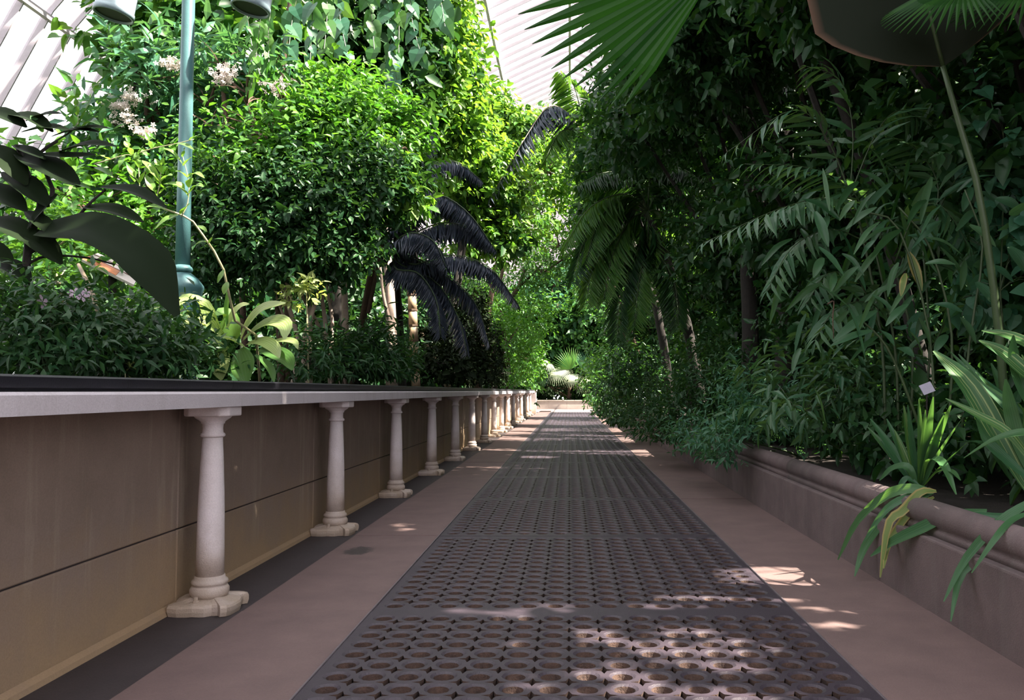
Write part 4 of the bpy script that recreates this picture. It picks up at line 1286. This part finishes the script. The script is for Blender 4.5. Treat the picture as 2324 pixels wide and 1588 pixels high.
# ================================================================== CENTRE, FAR END
plant('arching_canopy_tree', 'light yellow-green tree arching over the walk below the roof gap', 'tree', (-3.0, 27, ZL), [B(1200, 330, 27, (.9, 1, .8)), B(1240, 400, 27, (1.0, 1, .8)), B(1160, 420, 27, (.9, 1, .8)), B(1280, 340, 28, (.7, .9, .7)), B(1210, 500, 27, (.9, 1, .7)), B(1290, 440, 28, (.8, .9, .7)), B(1190, 270, 28, (.6, .8, .5)), B(1260, 260, 28, (.6, .8, .5)), B(1320, 290, 28, (.6, .8, .6))], 'ovate_wide', 'l_yellow', .2, 760, 7, n_ind=180, sr=.12, droop=.5)
plant('canopy_tree', 'tree with mid-green leaves closing over the walk behind the pale palm', 'tree', foot(1480, 30, ZR), [B(1340, 540, 30, (1.1, 1, .8)), B(1270, 560, 30, (1.0, 1, .7)), B(1390, 470, 30, (1.1, 1, .9)), B(1230, 620, 31, (.8, 1, .5)), B(1350, 620, 31, (1.1, 1, .5)), B(1330, 430, 31, (.8, 1, .7))], 'ovate', 'l_mid', .17, 700, 7, n_ind=150, sr=.12)
plant('backdrop_tree', 'pale sunlit tree closing the far end above the fan palm', 'tree', foot(1250, 61, .5), [B(1230, 720, 60, (2.2, 2, 1.6)), B(1310, 690, 62, (2.4, 2, 1.8)), B(1270, 620, 62, (2.6, 2, 1.8)), B(1360, 620, 62, (2.4, 2, 2)), B(1190, 640, 61, (2, 2, 2)), B(1380, 720, 60, (2, 2, 1.8)), B(1340, 760, 61, (1.5, 2, 1.2)), B(1200, 560, 62, (2.4, 2, 1.8)), B(1300, 530, 62, (3, 2, 2))], 'kite_wide', 'l_cool', .42, 1800, 7, sr=.2, core=300, coreL=.7)
plant('backdrop_bush', 'dark low bush behind the far wall under the fan palm', 'shrub', foot(1300, 57, .5), [B(1250, 880, 57, (.9, .8, .8)), B(1310, 880, 57, (.9, .8, .8)), B(1360, 870, 57, (.9, .8, .9)), B(1220, 850, 57.5, (.8, .8, 1)), B(1280, 840, 59, (1.6, .8, 1.2)), B(1370, 820, 59, (1.2, .8, 1.2))], 'kite', 'l_gloss', .28, 420, 7, sr=.05)
for X, d, lab in ((-2.6, 58.5, 'leafy tree behind the left half of the far wall'), (2.2, 58.5, 'leafy tree behind the right half of the far wall'), (0.2, 63, 'leafy tree at the middle of the far gable')):
    plant('backdrop_tree', lab, 'tree', (X, d, .5), [((X, d, 2.0), (1.8, 1.5, 1.4)), ((X + .4, d + .5, 4.2), (2.2, 1.6, 1.6)), ((X - .5, d, 6.2), (2.2, 1.6, 1.5))], 'hex_wide', 'l_mid', .36, 700, 7, sr=.15, core=220, coreL=.6)
fp = thing('fan_palm', 'fan palm with pale drooping fans above the far end wall', 'palm', foot(1292, 57, .5))
st(fp, [P(1292, 905, 57), P(1292, 858, 57)], .16, M['bark'], 'trunk')
for (hx, hy), ax, rad, mm in (((1262, 835), (.45, -.5, -.75), 1.15, 'l_pale'), ((1298, 848), (.15, -.6, -.8), .95, 'l_pale'), ((1325, 856), (.55, -.4, -.8), 1.1, 'l_pale'), ((1294, 838), (-.15, -.2, .9), 1.3, 'l_bright'), ((1245, 820), (-.3, -.5, -.2), 1.0, 'l_pale'), ((1232, 846), (-.4, -.4, -.7), .9, 'l_cool'), ((1318, 836), (.5, -.3, .4), 1.0, 'l_cool')):
    hub = P(hx, hy, 56.6)
    fan_leaf(fp, hub, ax, (0, -.8, .5) if ax[2] < 0 else (.3, -.9, .2), rad * 1.15, 22, 2.7, mm, petiole=[P(1292, 858, 57), hub], join=.5, droop=.3, separate=False)
dp = thing('feather_palm', 'palm with dry straw-coloured fronds above the far fan palm', 'palm', foot(1330, 60, .5))
st(dp, [P(1330, 905, 60), P(1325, 770, 60)], .14, M['bark'], 'trunk')
c = P(1318, 752, 60)
for i, pts in enumerate(([(1280, 725), (1240, 728), (1216, 760)], [(1330, 720), (1370, 740), (1392, 780)], [(1340, 745), (1375, 775), (1388, 815)], [(1300, 720), (1270, 690), (1235, 690)], [(1350, 760), (1370, 800), (1372, 840)])):
    frond(dp, [c] + [P(x, y, 59.5) for x, y in pts], .75, 30, 'l_dry' if i in (1, 2, 3) else 'l_pale', wid='kite_narrow', seed=50 + i, rr=.014, droop=.6, rm='stem')

# pale-trunk palm leaning over the walk
pp_ = thing('pale_palm', 'palm with a pale bare neck leaning over the middle of the walk', 'palm', foot(1530, 21, ZR))
st(pp_, [P(1530, 960, 21), P(1490, 700, 21), P(1420, 520, 21), P(1372, 448, 21)], .12, M['bark_dark'], 'trunk')
st(pp_, [P(1374, 452, 21), P(1352, 412, 21), P(1344, 360, 21)], .09, M['bark_pale'], 'crownshaft')
c = P(1343, 352, 21)
for i, (pts, mm) in enumerate((([(1310, 300), (1270, 300), (1238, 360)], 'l_palm'), ([(1300, 270), (1250, 240), (1200, 300), (1115, 445)], 'l_cycad'), ([(1360, 280), (1420, 270), (1480, 330)], 'l_palm'), ([(1340, 270), (1360, 210), (1400, 190)], 'l_palm'), ([(1370, 320), (1430, 330), (1480, 400)], 'l_palm'), ([(1320, 260), (1300, 190), (1270, 160)], 'l_palm'), ([(1380, 300), (1440, 240), (1510, 240)], 'l_palm'))):
    frond(pp_, [c] + [P(x, y, 21 - .4 * j) for j, (x, y) in enumerate(pts)], .8, 46, mm, wid='needle', seed=70 + i, rr=.022, droop=.9, rm='bark_pale' if i == 1 else 'gstem', angle=.5)
# dark palm mass
dk_ = thing('dark_palm', 'dark feather palm drooping over the right half of the walk', 'palm', foot(1605, 16, ZR))
st(dk_, [P(1605, 985, 16), P(1550, 700, 16), P(1478, 500, 16)], .12, M['bark_dark'], 'trunk')
c = P(1470, 478, 16)
for i, pts in enumerate(([(1420, 440), (1340, 470), (1280, 560)], [(1400, 480), (1330, 540), (1300, 640)], [(1430, 500), (1390, 580), (1370, 680)], [(1480, 400), (1540, 380), (1620, 430)], [(1500, 480), (1570, 520), (1620, 620)], [(1440, 410), (1380, 390), (1310, 420)], [(1470, 540), (1450, 640), (1440, 740)], [(1490, 560), (1530, 640), (1540, 740)], [(1420, 520), (1350, 600), (1330, 690)], [(1500, 440), (1590, 460), (1660, 540)], [(1410, 450), (1360, 500), (1330, 590)], [(1450, 560), (1410, 660), (1400, 780)])):
    frond(dk_, [c] + [P(x, y, 16 - .35 * j) for j, (x, y) in enumerate(pts)], .62, 56, 'l_dark' if i % 2 else 'l_palm', wid='needle', seed=90 + i, rr=.018, droop=.8, angle=.6)
# ================================================================== RIGHT BED
def rtree(label, d, X, h, m, leaf, L, ntw, over=1.9, n_ind=0, blobs=None, name='tropical_tree', bark='bark_dark', lowx=0, sr=.09, core=2200, coreL=.20):
    bs = [((X + lowx, d, .5 + h * .22), (1.0, 1.3, 1.0)), ((X - .3, d + .3, h * .46), (1.4, 1.7, 1.2)), ((X + .9, d - .3, h * .60), (1.5, 1.7, 1.3)), ((X - .1, d, h * .80), (1.9, 1.9, 1.3)), ((X - over, d + .2, h * .70), (1.2, 1.5, .8)), ((X + 1.6, d + .4, h * .32), (1.3, 1.5, 1.4)), ((X - over * .6, d - .4, h * .9), (1.4, 1.5, .8)), ((X - 1.7, d - .2, h * .80), (1.4, 1.7, .9)), ((X + .7, d, h * 1.0), (2.0, 2.0, .9))]
    if blobs:
        bs = blobs
    return plant(name, label, 'tree', (X, d, ZR), bs, leaf, m, L, ntw, 7, n_ind=n_ind, sr=sr, bark=bark, up=.2, shell=2.0, zmin=.25, core=core, coreL=coreL)
rtree('unseen tree added at the near right to shade the walk', 4.2, 4.9, 7.2, 'l_dark', 'kite_wide', .17, 2600, over=1.6)  # out-of-view tree added to keep sun off the near floor
rtree('shadowed tree with fine dark leaves behind the giant leaf', 7.4, 4.3, 7.6, 'l_dark', 'ovate', .12, 3300, n_ind=280, lowx=.2)
rtree('dark tree with small leaves right of the middle, dappled with white gaps', 10.4, 3.5, 7.8, 'l_dark', 'ovate', .11, 3900, n_ind=280)
rtree('yellowish lit tree glimpsed deep behind the right-hand canes', 10.8, 6.3, 6.5, 'l_yellow', 'ovate_wide', .16, 700, over=.8, lowx=.2)
rtree('dark tree over the right side of the walk, beyond the fan leaf', 13.8, 3.3, 8.2, 'l_dark', 'ovate', .12, 3900, over=2.2, n_ind=220)
rtree('mid-green tree further along the right planter', 17.8, 3.3, 8.4, 'l_mid', 'kite_wide', .14, 3000, over=2.2, n_ind=150)
rtree('dark tree behind the drooping dark palm', 22.5, 3.2, 8.6, 'l_dark', 'kite_wide', .16, 1700, over=2.0)
rtree('tree on the right overhanging the far walk', 28, 3.0, 8.6, 'l_mid', 'kite_wide', .19, 1300, over=1.5)
rtree('distant tree on the right near the end of the planter', 36, 3.1, 8.6, 'l_dark', 'kite_wide', .24, 900, over=1.2)
rtree('last tree on the right before the end wall', 45, 3.4, 8.6, 'l_mid', 'kite_wide', .28, 800, over=.8)
for i, (d, X, h, lab) in enumerate(((6.0, 7.4, 6.2, 'dark bushy tree close to the right-hand glass, deep behind the corner clump'), (13.0, 7.2, 6.4, 'dark bushy tree behind the two shaded trunks'), (17.5, 7.0, 6.4, 'dark bushy tree far back behind the fine-leaved trailing shrub'), (23, 6.8, 6.6, 'dark bushy tree far back behind the dark palm'), (31, 6.5, 6.6, 'dark bushy tree far back along the right glass'), (41, 6.5, 6.8, 'farthest dark bushy tree along the right glass'))):
    bs = [((X, d, .5 + h * .15), (1.6, 2.0, 1.0)), ((X - .3, d + .3, h * .42), (1.7, 2.1, 1.3)), ((X + .5, d - .3, h * .62), (1.7, 2.0, 1.2)), ((X - 1.4, d + .6, 1.2), (1.0, 1.5, .8)), ((X - .4, d + 1.6, 1.6), (1.3, 1.2, 1.2))]
    rtree(lab, d, X, h, 'l_dark', 'kite_wide', .19, 900, blobs=bs, name='bushy_tree', core=700, coreL=.30)
for i, (d, X, lab) in enumerate(((6.2, 3.3, 'shaded undergrowth shrub behind the corner clumps'), (8.2, 3.6, 'shaded undergrowth shrub under the bamboo palm'), (11.0, 3.4, 'shaded undergrowth shrub at the foot of the two dark trunks'), (14.5, 3.4, 'shaded undergrowth shrub past the two dark trunks'), (4.2, 4.2, 'shaded undergrowth shrub just outside the right edge'))):
    plant('undergrowth_shrub', lab, 'shrub', (X, d, ZR), [((X, d, .8), (.8, .9, .35)), ((X + .9, d + .4, .9), (.8, .9, .45)), ((X + .4, d - .7, .7), (.8, .6, .25)), ((X - .5, d + .8, .75), (.5, .7, .3))], 'ovate', 'l_dark', .12, 360, 7, n_ind=120 if d < 12 else 0, sr=.02, carve=False, core=60, coreL=.2)
for d, X, h, bs, lab in ((2.6, 4.6, 8.4, [((1.7, 2.6, 6.6), (1.2, 1.4, .8)), ((2.9, 2.4, 7.7), (1.5, 1.5, .8)), ((4.2, 2.5, 8.3), (1.5, 1.5, .7)), ((4.4, 2.6, 5.0), (1.4, 1.4, 1.5)), ((3.0, 2.2, 5.2), (1.2, 1.2, 1.0))], 'tall tree added over the near right bed to block sun, crown above the view'),
                         (5.6, 4.4, 8.6, [((1.6, 5.3, 7.0), (1.1, 1.5, .7)), ((2.8, 5.6, 7.9), (1.4, 1.5, .8)), ((4.1, 5.5, 8.5), (1.4, 1.6, .6)), ((4.3, 5.6, 6.2), (1.4, 1.5, 1.4)), ((2.6, 6.4, 6.4), (1.1, 1.0, .9))], 'tall tree added above the giant leaf to block sun, crown over the walk'),
                         (9.0, 4.0, 8.6, [((1.7, 8.9, 7.2), (1.2, 1.7, .8)), ((2.9, 9.2, 8.0), (1.4, 1.6, .8)), ((3.9, 9.1, 8.6), (1.4, 1.7, .6)), ((3.0, 8.6, 6.4), (1.3, 1.5, 1.0))], 'tall tree added high above the bamboo palm to block sun'),
                         (12.2, 3.9, 8.6, [((1.8, 12, 7.2), (1.2, 1.7, .8)), ((2.9, 12.3, 8.0), (1.4, 1.7, .8)), ((3.9, 12.2, 8.5), (1.4, 1.7, .6))], 'tall tree added high above the two bare trunks to block sun')):
    rtree(lab, d, X, h, 'l_dark', 'kite_wide', .17, 1500, blobs=bs, name='added_shade_tree', core=1300, coreL=.22)  # high crowns added to block sun from the left wall and walk
# dark standing trunks
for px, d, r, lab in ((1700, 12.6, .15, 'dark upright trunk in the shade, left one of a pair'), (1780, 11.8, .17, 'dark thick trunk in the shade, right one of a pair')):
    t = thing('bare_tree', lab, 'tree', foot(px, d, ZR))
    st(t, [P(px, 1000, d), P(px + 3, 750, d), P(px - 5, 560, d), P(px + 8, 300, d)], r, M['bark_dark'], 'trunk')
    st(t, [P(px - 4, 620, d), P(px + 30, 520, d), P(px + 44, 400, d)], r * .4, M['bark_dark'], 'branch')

# low plants spilling over the planter
def low(label, px, d, blobs, leaf, m, L, n, n_ind, **kw):
    return plant('trailing_shrub', label, 'shrub', (2.62, d, ZR), blobs, leaf, m, L, n, 7, n_ind=n_ind, sr=.015, bark='gstem', zmin=.36, carve=False, **kw)
low('fine-leaved shrub trailing over the planter before the bare roll', 1690, 9.6, [B(1680, 1000, 9.2, (.45, .5, .25)), B(1600, 990, 10.5, (.4, .6, .25)), B(1740, 960, 9.2, (.4, .4, .3)), B(1640, 1040, 9.3, (.15, .3, .12)), B(1700, 900, 9.8, (.4, .5, .35))], 'lance_wide', 'l_cool', .09, 560, 150)
low('dark shrub trailing over the planter in the shade of the palm', 1560, 13, [B(1530, 960, 13, (.5, .7, .35)), B(1480, 930, 15, (.5, .8, .4)), B(1590, 920, 12.5, (.5, .6, .4)), B(1510, 990, 13.2, (.3, .5, .25)), B(1620, 850, 12, (.5, .6, .5))], 'lance_wide', 'l_dark', .11, 620, 60)
low('leafy shrub overhanging the walk beyond the dark shrub', 1450, 21, [B(1430, 900, 20, (.5, .8, .5)), B(1400, 880, 24, (.6, .9, .6)), B(1440, 840, 20, (.6, .8, .6)), B(1390, 920, 26, (.6, .9, .5)), B(1420, 950, 19, (.3, .6, .3))], 'ovate', 'l_dark', .14, 560, 0)
low('far shrub hanging over the planter near the end wall', 1385, 34, [B(1375, 890, 34, (.7, 1, .6)), B(1365, 860, 38, (.8, 1, .8)), B(1370, 905, 36, (.3, .7, .5)), B(1390, 830, 36, (1, 1, .9))], 'ovate', 'l_mid', .2, 330, 0)
low('blue-green fern-like shrub below the hanging lance leaves', 1850, 7.6, [B(1830, 930, 7.4, (.3, .35, .2)), B(1780, 890, 8.0, (.35, .4, .25)), B(1900, 900, 7.4, (.3, .35, .25)), B(1960, 850, 7.6, (.35, .4, .3))], 'lance', 'l_lance', .17, 130, 120, droop=.6)

# feathery palm-like bamboo with arching lance-leaved shoots
cp = thing('bamboo_palm', 'cool green bamboo palm with arching leaflets leaning over the walk', 'palm', foot(2030, 7.0, ZR))
for a in ([(2040, 1010), (2030, 780), (1985, 560)], [(2065, 1010), (2070, 780), (2030, 600)], [(2010, 1010), (2000, 760), (1950, 500), (1925, 430)], [(2085, 1010), (2110, 800), (2095, 560)]):
    st(cp, [P(x, y, 6.9) for x, y in a], .014, M['gstem'], 'cane')
FR = [([(1985, 560), (1940, 440), (1840, 382), (1690, 372)], 6.5, .24, 17), ([(1985, 560), (1900, 455), (1780, 470), (1595, 552)], 6.2, .25, 22), ([(1950, 500), (1880, 320), (1800, 250), (1650, 345)], 6.8, .28, 13), ([(1930, 440), (1935, 290), (1905, 180), (1830, 150)], 7.0, .26, 12),
      ([(2030, 600), (1960, 470), (1850, 455), (1700, 520)], 6.3, .24, 18), ([(2095, 560), (2130, 430), (2080, 340), (1990, 300)], 6.9, .30, 11), ([(2095, 560), (2160, 420), (2210, 390), (2260, 450)], 7.0, .30, 10), ([(1930, 440), (1990, 300), (2040, 250), (2090, 270)], 7.0, .26, 11),
      ([(2030, 600), (2080, 480), (2140, 470), (2200, 560)], 6.4, .26, 12), ([(1985, 560), (1890, 520), (1800, 560), (1740, 660)], 6.4, .24, 14), ([(2070, 780), (1980, 690), (1900, 700), (1850, 770)], 6.3, .24, 11), ([(2000, 760), (1950, 640), (1880, 620), (1830, 690)], 6.5, .24, 12), ([(2110, 800), (2180, 680), (2240, 690), (2290, 770)], 6.4, .26, 11)]
for i, (pts, d, ll, n) in enumerate(FR):
    frond(cp, [P(x, y, 6.9 + (d - 6.9) * j / 3) for j, (x, y) in enumerate(pts)], ll * 1.4, n, 'l_lance', wid='lance_thin', droop=.45, rr=.007, separate=True, seed=200 + i, angle=.95, base_t=.25)
# hanging lance leaves of a bamboo
bmb = thing('hanging_bamboo', 'bamboo with drooping pointed leaves, some buff-tipped, in the shade', 'bamboo', foot(2120, 6.3, ZR))
for a in ([(2120, 1020), (2110, 760), (2040, 520), (1960, 480)], [(2150, 1020), (2160, 760), (2110, 560), (2040, 470)], [(2180, 1020), (2200, 780), (2230, 560), (2190, 430)], [(2100, 1000), (2020, 800), (1950, 720)]):
    st(bmb, [P(x, y, 6.2) for x, y in a], .012, M['gstem'], 'cane')
rb = random.Random(21)
LV = [(1858, 560, 1915, 625, 18), (1868, 585, 1846, 630, 20), (1895, 620, 1885, 662, 18), (1880, 490, 1858, 545, 20), (1850, 480, 1880, 560, 22), (1905, 500, 1940, 455, 16), (1920, 520, 1990, 470, 18), (2062, 572, 2092, 660, 22, 'l_sere'), (2055, 620, 2045, 672, 16, 'l_sere'), (2100, 490, 2122, 540, 34), (2060, 535, 2118, 550, 20), (2100, 598, 2168, 600, 16), (1990, 705, 1890, 775, 24), (1988, 702, 1960, 802, 14), (1980, 750, 1885, 785, 16), (1995, 748, 2030, 785, 22), (2036, 790, 2075, 810, 22),
      (2120, 690, 2185, 708, 18), (1955, 585, 1985, 545, 14), (2000, 560, 1940, 640, 16), (2010, 500, 1975, 560, 16), (1935, 600, 1965, 660, 16), (2190, 590, 2180, 660, 18), (2240, 600, 2300, 640, 26), (2200, 510, 2260, 560, 22), (2260, 450, 2320, 480, 26), (2250, 470, 2215, 545, 28), (2290, 560, 2330, 620, 30), (2215, 640, 2265, 700, 26), (2205, 425, 2185, 480, 22), (2060, 690, 2010, 740, 18), (2085, 720, 2110, 780, 20), (2150, 760, 2120, 800, 20), (2180, 720, 2215, 780, 22)]
for s in LV:
    dd = 6.15 + rb.uniform(-.35, .3)
    a, c = P(s[0], s[1], dd), P(s[2], s[3], dd - .1)
    mid = P((s[0] + s[2]) / 2, (s[1] + s[3]) / 2 - 5, dd - .08)
    blade(bmb, curve3([a, mid, c], 8), s[4] * dd / F, M[s[5]] if len(s) > 5 else M['l_lance'], hint=(rb.uniform(-.5, .5), -.8, .5), label='buff drying leaf' if len(s) > 5 else None)
for i in range(95):
    dd = rb.uniform(5.9, 7.4)
    x0, y0 = rb.gauss(2010, 105), rb.gauss(600, 125)
    an = rb.choice((1, 1, -1)) * rb.uniform(.5, 1.45)
    ln = rb.uniform(60, 125)
    x1, y1 = x0 - ln * math.cos(an) * (1 if rb.random() < .65 else -1), y0 + ln * abs(math.sin(an)) * (1 if rb.random() < .8 else -.8)
    a, c = P(x0, y0, dd), P(x1, y1, dd - rb.uniform(-.15, .25))
    if min(a.x, c.x) < 1.5:
        continue
    mid = (a + c) / 2 + Vector((0, 0, .02 + .02 * rb.random()))
    blade(bmb, curve3([a, mid, c], 7), rb.uniform(11, 19) * dd / F, M['l_lance' if i % 3 else 'l_dark'], hint=(rb.uniform(-.8, .8), -.7, .6))
st(bmb, [P(1878, 690, 6.1), P(1892, 684, 6.1), P(1890, 720, 6.1), P(1892, 768, 6.1)], .006, M['bark'], 'dry_twig')
# big dark heart-ish leaved climber at right edge
plant('dusky_climber', 'climber with large dusky leaves at the right edge of the view', 'climber', foot(2290, 6.6, ZR), [B(2270, 660, 6.4, (.25, .3, .3)), B(2300, 520, 6.6, (.25, .3, .3)), B(2280, 330, 6.8, (.3, .3, .25)), B(2230, 560, 6.9, (.3, .3, .3)), B(2320, 420, 6.8, (.3, .3, .3))], 'heart', 'l_cool', .15, 46, 6, n_ind=200, sr=.015, droop=.7, carve=False, bark='gstem')

# --- fan palm overhead
fo = thing('overhead_fan_palm', 'fan palm whose great pleated leaf hangs into the top of the view', 'palm', (3.3, 4.7, ZR))
st(fo, [(3.3, 4.7, ZR), (3.25, 4.7, 3.0), (3.2, 4.75, 4.9)], .15, M['bark_dark'], 'trunk')
hub = P(1640, -95, 5.4)
fan_leaf(fo, hub, P(1185, -45, 5.2) - hub, (-.1, -.9, -.3), 500 * 5.4 / F, 25, 1.75, 'l_fan', petiole=[Vector((3.2, 4.75, 4.8)), Vector((2.3, 5.1, 4.75)), hub], join=.74, droop=.12)
h2 = P(2185, -25, 4.9)
fan_leaf(fo, h2, P(2060, 55, 4.8) - h2, (0, -.5, .9), .5, 24, 2.6, 'l_fan', petiole=[Vector((3.2, 4.75, 4.8)), Vector((3.0, 5.2, 4.7)), h2], join=.55, droop=.2)
h3 = P(2345, -35, 4.9)
fan_leaf(fo, h3, P(2200, 62, 4.8) - h3, (0, -.5, .9), .5, 24, 2.6, 'l_fan', petiole=[Vector((3.2, 4.75, 4.8)), Vector((3.3, 5.2, 4.8)), h3], join=.55, droop=.2)
h4 = Vector((2.2, 3.6, 5.3))
fan_leaf(fo, h4, (-.8, -.3, -.2), (0, 0, 1), 1.0, 30, 2.8, 'l_fan', petiole=[Vector((3.2, 4.75, 4.9)), Vector((2.8, 4.2, 5.4)), h4], join=.65, droop=.15)

# --- giant paddle leaf on its long stalk
ba = thing('giant_leaf_plant', 'plant with one giant brown-edged paddle leaf on a long stalk', 'plant', foot(2290, 5.6, ZR))
DB = 5.4
stalk = [P(2290, 1060, 5.6), P(2268, 760, 5.5), P(2225, 450, DB), P(2180, 290, DB), P(2140, 150, DB)]
st(ba, stalk, .030, M['gstem'], 'stalk')
mid_ = [P(2140, 150, DB), P(2112, 40, DB - .05), P(2085, -110, DB - .1), P(2050, -300, DB), P(1990, -470, DB + .2)]
pl_ = lambda u: max(.02, min(1.0, u * 3.6) ** .75 * (1 - max(0, u - .55) / .45 * .9))
blade(ba, curve3(mid_, 18), 560 * DB / F, M['l_big'], hint=(-.1, -.95, .3), fold=.10, prof=pl_, na=9, name='leaf_blade', label='giant dull green leaf blade with a dried brown margin')
st(ba, mid_, .016, M['gstem'], 'midrib')

# --- striped strap-leaved plant in the corner
sp2 = thing('striped_leaf_plant', 'clump of long green and cream striped leaves in the lower right corner', 'plant', foot(2350, 4.7, ZR))
def sl_(p, X0, X1, w, m, hint=(-.3, -.7, .6), lab=None, fold=.25, root=None, prof=None):
    n = len(p)
    pts = [PX(x, y, X0 + (X1 - X0) * i / (n - 1)) for i, (x, y) in enumerate(p)]
    dm = pts[n // 2].y
    blade(root or sp2, curve3(pts, 12), w * .82 * dm / F, M[m], hint=hint, label=lab, fold=fold, prof=prof)
sl_([(2345, 1130), (2262, 985), (2196, 872), (2119, 796)], 2.6, 2.25, 62, 'l_stripe')
sl_([(2350, 1060), (2290, 985), (2225, 945), (2146, 904)], 2.5, 2.2, 26, 'l_stripe', hint=(-.6, -.2, .8))
sl_([(2390, 900), (2330, 848), (2275, 800), (2222, 772)], 2.75, 2.5, 42, 'l_stripe')
sl_([(2400, 830), (2350, 792), (2290, 762), (2228, 750)], 2.8, 2.55, 34, 'l_stripe')
sl_([(2360, 960), (2320, 880), (2300, 810), (2300, 760)], 2.7, 2.6, 34, 'l_strap')
sl_([(2380, 1000), (2330, 985), (2260, 1000), (2187, 1040)], 2.5, 2.2, 46, 'l_strap', hint=(-.3, -.3, .9))
sl_([(2340, 1080), (2310, 1000), (2290, 920), (2282, 860)], 2.6, 2.5, 40, 'l_strap')
sl_([(2360, 1090), (2350, 980), (2340, 900), (2336, 820)], 2.6, 2.5, 44, 'l_stripe')
sl_([(2350, 1100), (2280, 1040), (2240, 1000), (2215, 950)], 2.5, 2.3, 30, 'l_strap')
for p, X0, X1, w in (([(2330, 1150), (2280, 1170), (2220, 1168), (2156, 1172)], 2.25, 2.0, 16), ([(2380, 1120), (2322, 1150), (2260, 1195), (2191, 1272), (2142, 1365)], 2.3, 1.80, 30), ([(2380, 1180), (2310, 1212), (2236, 1262), (2182, 1306), (2158, 1410)], 2.25, 1.80, 30), ([(2350, 1160), (2300, 1180), (2262, 1220), (2205, 1300)], 2.2, 1.84, 22)):
    sl_(p, X0, X1, w, 'l_strap', hint=(-.6, -.5, .5))
rs = random.Random(4)
for i in range(26):
    bx, by = rs.uniform(2290, 2420), rs.uniform(1060, 1140)
    tx, ty = rs.uniform(2150, 2400), rs.uniform(790, 1010)
    sl_([(bx, by), ((bx + tx) / 2 + rs.uniform(0, 25), (by + ty) / 2 - rs.uniform(10, 45)), (tx, ty)], 2.75 + rs.uniform(-.1, .4), 2.6 + rs.uniform(-.1, .4), rs.uniform(20, 38), rs.choice(('l_strap', 'l_strap', 'l_stripe')), hint=(rs.uniform(-.6, .3), -.7, .5))
# strap-leaved clump in the middle of the bed
s3 = thing('strap_leaf_clump', 'tufted strap-leaved clump with browned tips, leaves flopping over the planter', 'plant', tuple(PX(2085, 1110, 2.35) * 1.0))
s3.location = (s3.location.x, s3.location.y, ZR)
for tx, ty, w, m in ((1975, 950, 20, 'l_strap'), (1968, 968, 18, 'l_strap'), (2012, 950, 18, 'l_strap'), (2051, 920, 18, 'l_stripe'), (2060, 918, 14, 'l_strap'), (2142, 942, 20, 'l_strap'), (2118, 900, 18, 'l_strap'), (2182, 952, 16, 'l_strap'), (2100, 930, 16, 'l_strap'), (2030, 975, 18, 'l_stripe'), (2200, 1000, 18, 'l_strap'), (2160, 915, 16, 'l_strap'), (2085, 905, 14, 'l_strap'), (2000, 1000, 18, 'l_strap')):
    mx_ = (2083 + tx) / 2 + (6 if tx > 2083 else -4)
    sl_([(2086 + (tx - 2086) * .06, 1108), (2086 + (mx_ - 2086) * .8, (1108 + ty) / 2 + 8), (tx, ty)], 2.4, 2.3, w * 1.25, m, root=s3, hint=(-.2, -.8, .5))
    if tx < 2020:
        d_ = PX(tx, ty, 2.3)
for p, w in (([(2095, 1090), (2110, 1045), (2140, 1052), (2170, 1122)], 28), ([(2080, 1095), (2060, 1060), (2025, 1064), (1996, 1090)], 24), ([(2100, 1098), (2130, 1070), (2160, 1070), (2180, 1090)], 18), ([(2085, 1100), (2060, 1085), (2045, 1100), (2038, 1130)], 16)):
    sl_(p, 2.35, 2.2, w, 'l_strap', root=s3)
for p, w, m, lab in (([(2120, 1118), (2070, 1110), (2013, 1126), (1947, 1185), (1902, 1270)], 36, 'l_strap', None), ([(2125, 1115), (2090, 1118), (2052, 1160), (2018, 1190), (1998, 1310)], 32, 'l_sere', 'yellowing leaf with a brown blotch'), ([(2240, 1160), (2156, 1172), (2093, 1200), (2027, 1230), (1976, 1262)], 40, 'l_strap', None), ([(2110, 1125), (2040, 1150), (2000, 1190), (1962, 1246), (1940, 1308)], 32, 'l_strap', None), ([(2115, 1122), (2060, 1130), (2010, 1160), (1960, 1230)], 26, 'l_strap', None), ([(2120, 1128), (2070, 1160), (2020, 1230), (2006, 1290)], 26, 'l_sere', None)):
    sl_(p, 2.15, 1.80, w, m, root=s3, hint=(-.6, -.5, .55), lab=lab)
# white plant label on a stick
pl = thing('plant_label', 'small tilted white plant label standing among the strap leaves', 'label', foot(2104, 6.0, ZR))
q = P(2104, 881, 6.0) - Vector(pl.location)
MB().box(-.045, .045, -.003, .003, -.038, .038).obj('plate', M['white'], pl, loc=q).rotation_euler = (-.35, -.35, .1)
MB().tube([q + Vector((0, .006, -.02)), Vector((0, .03, -.08))], .006, 6).obj('stake', M['bark_dark'], pl)
